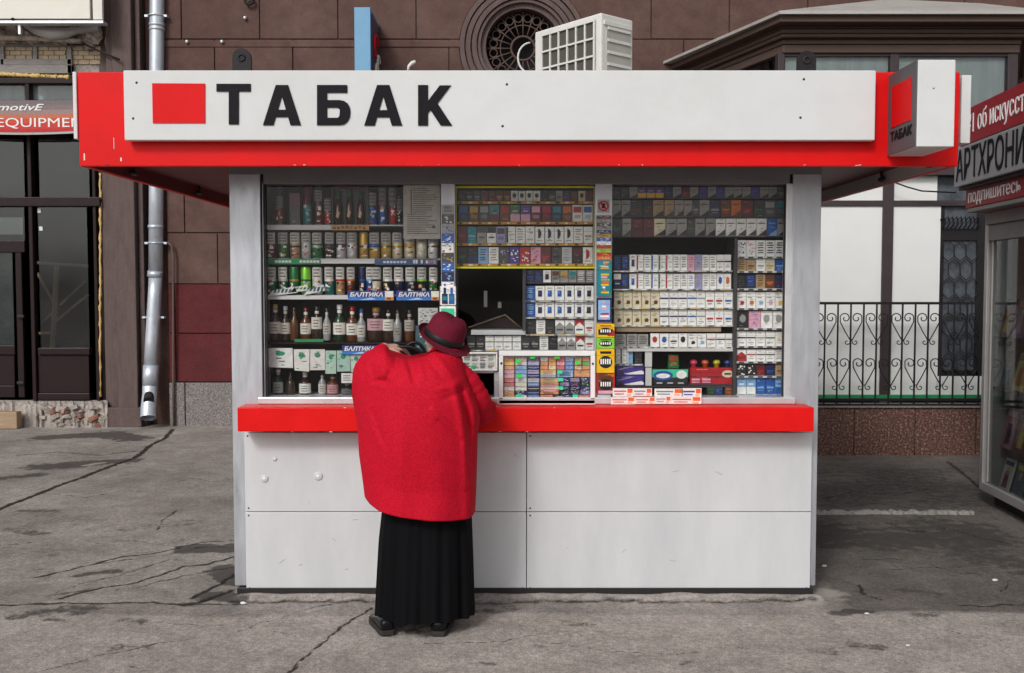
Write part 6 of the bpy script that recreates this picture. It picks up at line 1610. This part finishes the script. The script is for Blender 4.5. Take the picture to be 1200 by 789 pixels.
# legs
for (x, s) in ((451,-1),(516,1)):
    f_ = P(x, 725, YC-.02); k_ = Vector((xc+s*.09, YC+.02, .46))
    mb.capsule((xc+s*.085, YC, .80), k_, .085, .058); mb.capsule(k_, (f_.x, YC-.0, .09), .055, .035); mb.capsule((f_.x, YC-.01, .07), (f_.x+s*.02, YC+.12, .045), .034, .030)
body = mb.build('body', 'skin', person)
rm_ = body.modifiers.new('remesh', 'REMESH'); rm_.mode = 'VOXEL'; rm_.voxel_size = .006; rm_.use_smooth_shade = True
sm_ = body.modifiers.new('smooth', 'SMOOTH'); sm_.iterations = 3; sm_.factor = .5
for s in (-1, 1):
    mb = MB(); mb.ellipsoid(hp(s*.03,.089,.012), (.010,.007,.006), Rh, 12, 8); mb.build('eye', 'letter_black', person)
# hair
mb = MB(); hair_r = random.Random(5)
mb.ellipsoid(hp(0,-.016,.0), (.080,.092,.104), Rh, 28, 18)
mb.v = [tuple(Vector(v) + Vector((hair_r.uniform(-1,1),hair_r.uniform(-1,1),hair_r.uniform(-1,1)))*.0025) for v in mb.v]
mb.ellipsoid(hp(.0,-.065,-.07), (.052,.035,.045), Rh, 20, 12); mb.build('hair', 'hair_grey', person)

# cape: silhouette traced row by row, given depth all round
def ip(x, tab):
    xs_ = [t[0] for t in tab]; return float(np.interp(x, xs_, [t[1] for t in tab]))
XL = [(400,430),(406,424),(412,417),(420,414),(440,413.2),(480,413.6),(520,414.6),(560,416),(575,418),(590,420),(612,423)]
XR = [(400,541),(406,541.5),(412,543),(420,546),(430,550),(440,556),(450,560),(460,561.5),(475,560.5),(490,558.5),(505,557.5),(540,556.8),(580,555.8),(612,554.6)]
TOP = [(413,430),(416,422.5),(420,418.5),(426,415),(432,412),(440,408.8),(447,406.8),(451,407.6),(455,411.5),(462,419),(475,421.5),(490,421),(500,417),(508,413),(520,411.5),(527,412.5),(534,415.5),(541,420.5),(549,428),(556,437),(560,445),(563,452)]
HEM = [(413,566),(418,579),(424,588),(432,594.5),(445,599.5),(470,604),(500,606.8),(530,609.8),(548,610.5),(553,608.5),(557,604)]
FK = 1.7
FOLDS = [  # (polyline in photo px, width px, height mm): positive ridge towards the viewer
 ([(540,458),(547,482),(551,505),(552,540)],5,-26),([(532,455),(540,485),(545,520),(546,570)],6,11),([(557,470),(556,520),(554,590)],6,10),
 ([(515,492),(528,505),(540,516)],4,-9),([(508,480),(522,498),(536,512)],5,7),([(505,515),(525,533),(545,545)],4,3),
 ([(436,482),(444,502),(454,520)],5,-4.5),([(428,470),(436,496),(446,522)],5,3.5),
 ([(434,430),(440,446),(452,447),(458,436)],4.5,-13),([(430,424),(436,440),(446,452)],4,7),([(446,428),(452,440),(462,446)],4,6),
 ([(470,415),(474,430),(478,446)],3.5,6),([(477,415),(480,430),(486,448)],3.5,-6),([(490,415),(493,432),(497,445)],3.5,6),([(500,415),(508,432),(520,444)],4,-5),([(512,418),(522,432),(530,440)],4,5),
 ([(462,500),(470,550),(478,600)],16,3.5),([(490,520),(497,560),(505,604)],12,-3),([(515,550),(522,580),(526,608)],10,3),([(536,570),(540,595),(541,610)],6,-3),
 ([(548,440),(530,452),(512,458)],4,5),([(552,450),(536,462),(518,468)],4,-5)]
def foldh(x, y):
    h = 0
    for pts, w, a_ in FOLDS:
        d = 1e9; tt = 0; tot = len(pts)-1
        for i in range(tot):
            ax, ay = pts[i]; bx_, by = pts[i+1]; vx, vy = bx_-ax, by-ay; t = ((x-ax)*vx+(y-ay)*vy)/(vx*vx+vy*vy); t = max(0, min(1, t))
            dd_ = math.hypot(x-ax-t*vx, y-ay-t*vy)
            if dd_ < d: d = dd_; tt = (i+t)/tot
        w *= .8
        if d < w*3: h += FK*a_*.001*math.exp(-(d/w)**2)*(.45+.55*math.sin(math.pi*min(1,.12+.88*tt)))
    return h
NR, NC = 120, 300
vs_, fs = [], []
rc = random.Random(9)
for j in range(NR+1):
    t = (j/NR)**1.15; yn = 404+t*(612-404)
    for i in range(NC):
        ph = 2*math.pi*i/NC; uu = (1-math.cos(ph))/2; back = ph <= math.pi
        xl_2, xr_2 = ip(yn, XL), ip(yn, XR); x = xl_2+(xr_2-xl_2)*uu
        yt_, yh = ip(x, TOP), ip(x, HEM); y = yt_ + t*(yh-yt_)
        e = abs(math.sin(ph))**.78
        ramp = min(1, (t/.20)); ramp = math.sqrt(max(0, 1-(1-ramp)**2))
        dB, dF = .06+.155*ramp + .035*math.sin(math.pi*min(1,t*1.2)), .05+.13*ramp
        left = max(0, 1-(x-413)/60.)                     # raised elbow side is flatter
        dB *= 1-.30*left
        hem = .010*math.sin(ph*7+1.2)*t**4
        if back: Yd = YC - e*(dB + hem) - foldh(x, y)*min(1, e*1.5)
        else: Yd = YC + e*(dF + hem)
        p = P(x, y, Yd if t < .25 else 4.56+(Yd-4.56)*max(0, 1-(t-.25)/.3)); vs_.append((p.x, Yd, p.z))
for j in range(NR):
    for i in range(NC):
        i2 = (i+1) % NC; a_ = j*NC; fs.append((a_+i, a_+NC+i, a_+NC+i2, a_+i2))
fs.append(tuple(range(NC)))
mb = MB(); mb.add(vs_, fs, None, True)
cape = mb.build('cape', 'cape_red', person)
so_ = cape.modifiers.new('thick', 'SOLIDIFY'); so_.thickness = .004; so_.offset = 1
# funnel collar
mb = MB(); c0, c1 = P(521,417,YC+.02), P(521,404,YC+.045); mb.tube([c0, c0.lerp(c1,.5), c1], [.088,.072,.066], 28); mb.build('collar', 'cape_red', person)
# sleeves: tapering, wide cuffs
rs_ = random.Random(3)
def sleeve(pts, rads, m_='cape_red'):
    mb = MB(); P2, R2 = [], []
    for k in range(len(pts)-1):
        for s in range(8): f_ = s/8; P2.append(pts[k].lerp(pts[k+1], f_)); R2.append((rads[k]*(1-f_)+rads[k+1]*f_)*(1+.05*math.sin((k*8+s)*1.9)+rs_.uniform(-.015,.015)))
    P2.append(pts[-1]); R2.append(rads[-1]); mb.tube(P2, R2, 22); mb.build('sleeve', m_, person)
sleeve([P(434,430,YC+.02), P(437,421,YC+.06), P(443,414.5,YC+.10), P(450,409.5,YC+.14)], [.036,.038,.036,.033])
sleeve([P(536,432,YC+.0), P(551,448,YC+.01), P(561,468,YC+.04), P(565,484,YC+.12), P(570,479,YC+.25)], [.042,.050,.058,.062,.052], 'sleeve_red')
# skirt with deep pleats
mb = MB(); NC2 = 144; rows = 26; vs_, fs = [], []
for j in range(rows+1):
    t = j/rows; y = 560+t*(726-560)
    xl_2 = np.interp(y, [560,600,640,690,726], [452,444,440,437.5,436]); xr_2 = np.interp(y, [560,600,640,690,726], [549,553,554.5,556,557])
    for i in range(NC2):
        ph = 2*math.pi*i/NC2; pl = (.75+.5*math.sin(ph*5+2))*math.sin(ph*12+1.3*math.sin(ph*3)+.8*math.sin(ph*7))+.35*math.sin(ph*27+1+math.sin(ph*4))
        k_ = 1+(.010+.018*t)*pl
        a_ = P(xl_2, y, 4.62); b_ = P(xr_2, y, 4.62); hw = (b_.x-a_.x)/2/1.03; cx_ = (a_.x+b_.x)/2
        z = a_.z - (.004*math.sin(ph*13)+.010*math.sin(ph*2+.5))*t**4
        vs_.append((cx_-math.cos(ph)*hw*k_, YC-math.sin(ph)*(.13+.055*t)*(1+(.02+.055*t)*pl), z))
for j in range(rows):
    for i in range(NC2):
        i2=(i+1)%NC2; a_=j*NC2; fs.append((a_+i,a_+NC2+i,a_+NC2+i2,a_+i2))
mb.add(vs_, fs, None, True); mb.build('skirt', 'skirt_black', person)
# shoes, heels to the viewer
def shoe(x, y, rz, flip):
    g = PG(x, y); Mx = Matrix.Translation((g.x, g.y+.02, 0)) @ Matrix.Rotation(rz, 4, 'Z')
    mb = MB(); secs = [(-.035,.024,.070),(-.02,.033,.078),(.02,.036,.082),(.07,.037,.072),(.12,.044,.055),(.165,.046,.046),(.20,.038,.038),(.222,.020,.028)]
    vs_, fs = [], []; n = 16
    for (yy, hw, h) in secs:
        for k in range(n):
            th = 2*math.pi*k/n; c_, s_2 = math.cos(th), math.sin(th)
            vs_.append(Mx @ Vector((hw*abs(c_)**.8*(1 if c_ > 0 else -1), yy, .022 + (h-.022)*(.5+.5*s_2) if s_2 > -.2 else .022)))
    for i in range(len(secs)-1):
        for k in range(n): fs.append((i*n+k, i*n+(k+1)%n, (i+1)*n+(k+1)%n, (i+1)*n+k))
    fs.append(tuple(range(n-1,-1,-1))); fs.append(tuple((len(secs)-1)*n+k for k in range(n)))
    mb.add(vs_, fs, None, True); o = mb.build('shoe', 'leather_black', person, subd=1)
    mb = MB(); out = [(hw+.005, yy) for yy, hw, h in secs] + [(-hw-.005, yy) for yy, hw, h in secs[::-1]]
    mb.hprism(out, .0, .024); mb.v = [tuple(Mx @ Vector(v)) for v in mb.v]; mb.build('sole', 'sole', o, bevel=.004)
shoe(452, 744, math.radians(20), 0); shoe(514, 745, math.radians(-4), 1)
# hat
hat_c = P(519.0, 398.5, YC+.045)
Rhat = Matrix.Translation(hat_c) @ Matrix.Rotation(math.radians(24), 4, 'Y') @ Matrix.Rotation(math.radians(10), 4, 'X')
mb = MB(); n = 48; prof = [(.101,.0),(.103,.018),(.1005,.045),(.097,.078),(.089,.106),(.070,.124),(.045,.131),(.02,.128),(.001,.123)]
vs_, fs = [], []
for r_, z in prof:
    for k in range(n):
        th = 2*math.pi*k/n; x, y = r_*math.cos(th)*.96, r_*math.sin(th)*1.10
        dent = .005*math.exp(-((x)/.030)**2)*max(0,(z-.07)/.05) + .004*math.exp(-((th-1.2)/.5)**2)*max(0,(z-.06)/.05)
        vs_.append(Rhat @ Vector((x, y, z-dent)))
for i in range(len(prof)-1):
    for k in range(n): fs.append((i*n+k, i*n+(k+1)%n, (i+1)*n+(k+1)%n, (i+1)*n+k))
mb.add(vs_, fs, None, True); hat = mb.build('hat', 'felt_burgundy', person, subd=1)
mb = MB(); vs_, fs = [], []
for q, (r_, dz) in enumerate(((.097,.002),(.114,-.004),(.132,-.010),(.149,-.011),(.158,-.006))):
    for k in range(n):
        th = 2*math.pi*k/n; c_, s_2 = math.cos(th), math.sin(th); f_ = q/4
        lift = .034*max(0,-c_)**1.6*f_**1.3 + .006*math.sin(3*th+1)*f_ - .006*max(0,-s_2)*f_          # turned up on one side
        rr2 = r_ - .012*max(0,-c_)*f_
        vs_.append(Rhat @ Vector((rr2*c_*.93, rr2*s_2*1.08, dz+lift)))
for i in range(4):
    for k in range(n): fs.append((i*n+k, i*n+(k+1)%n, (i+1)*n+(k+1)%n, (i+1)*n+k))
mb.add(vs_, fs, None, True); br = mb.build('brim', 'felt_burgundy', hat); s_ = br.modifiers.new('thick','SOLIDIFY'); s_.thickness = .005; s_2 = br.modifiers.new('smooth','SUBSURF'); s_2.levels = s_2.render_levels = 1
mb = MB(); vs_, fs = [], []
for r_, z in ((.1035,.001),(.1060,.004),(.1055,.032),(.1030,.035)):
    for k in range(n): th = 2*math.pi*k/n; vs_.append(Rhat @ Vector((r_*math.cos(th)*.965, r_*math.sin(th)*1.103, z)))
for i in range(3):
    for k in range(n): fs.append((i*n+k, i*n+(k+1)%n, (i+1)*n+(k+1)%n, (i+1)*n+k))
mb.add(vs_, fs, None, True); mb.build('hat_band', 'ribbon_black', hat)
# handbag on the counter, its handles over the edge of the cape
BYc = 5.06
bc = P(478, 470, BYc)
bag = tag(empty('handbag', (bc.x, BYc, zct)), 'black handbag with arched handles on the counter under the customer hand', 'handbag')
mb = MB(); zb2 = P(478, 428, BYc).z
vs_, fs = [], []
for (z, hw, hd) in ((zct,.10,.040),(zct+.02,.118,.05),(zct+.12,.116,.044),(zb2,.100,.026)):
    for k in range(20):
        th = 2*math.pi*k/20; c_, s_3 = math.cos(th), math.sin(th)
        vs_.append((bc.x+hw*abs(c_)**.55*(1 if c_ > 0 else -1), BYc+hd*abs(s_3)**.6*(1 if s_3 > 0 else -1), z))
for i in range(3):
    for k in range(20): fs.append((i*20+k, i*20+(k+1)%20, (i+1)*20+(k+1)%20, (i+1)*20+k))
fs.append(tuple(range(19,-1,-1))); mb.add(vs_, fs, None, True); mb.build('bag_body', 'bag_black', bag)
mb = MB(); mb.ellipsoid((bc.x, BYc, zb2-.004), (.085,.020,.022), seg=16, rings=8); mb.build('lining', 'bag_lining', bag)
for (dy, x0, x1, yt) in ((-.17, 453, 497, 406.5), (-.07, 472, 499, 401.5)):
    Yh = BYc+dy; pts = []
    for q in np.linspace(0, math.pi, 17): 
        a_ = P((x0+x1)/2 - (x1-x0)/2*math.cos(q), 425-(425-yt)*math.sin(q)**.8, Yh); pts.append(a_)
    pts = [Vector((pts[0].x+.01, BYc-.035, zb2-.03))] + pts + [Vector((pts[-1].x-.01, BYc-.035, zb2-.03))]
    mb = MB(); mb.tube(pts, .0092, 8); mb.build('handle', 'bag_black', bag)
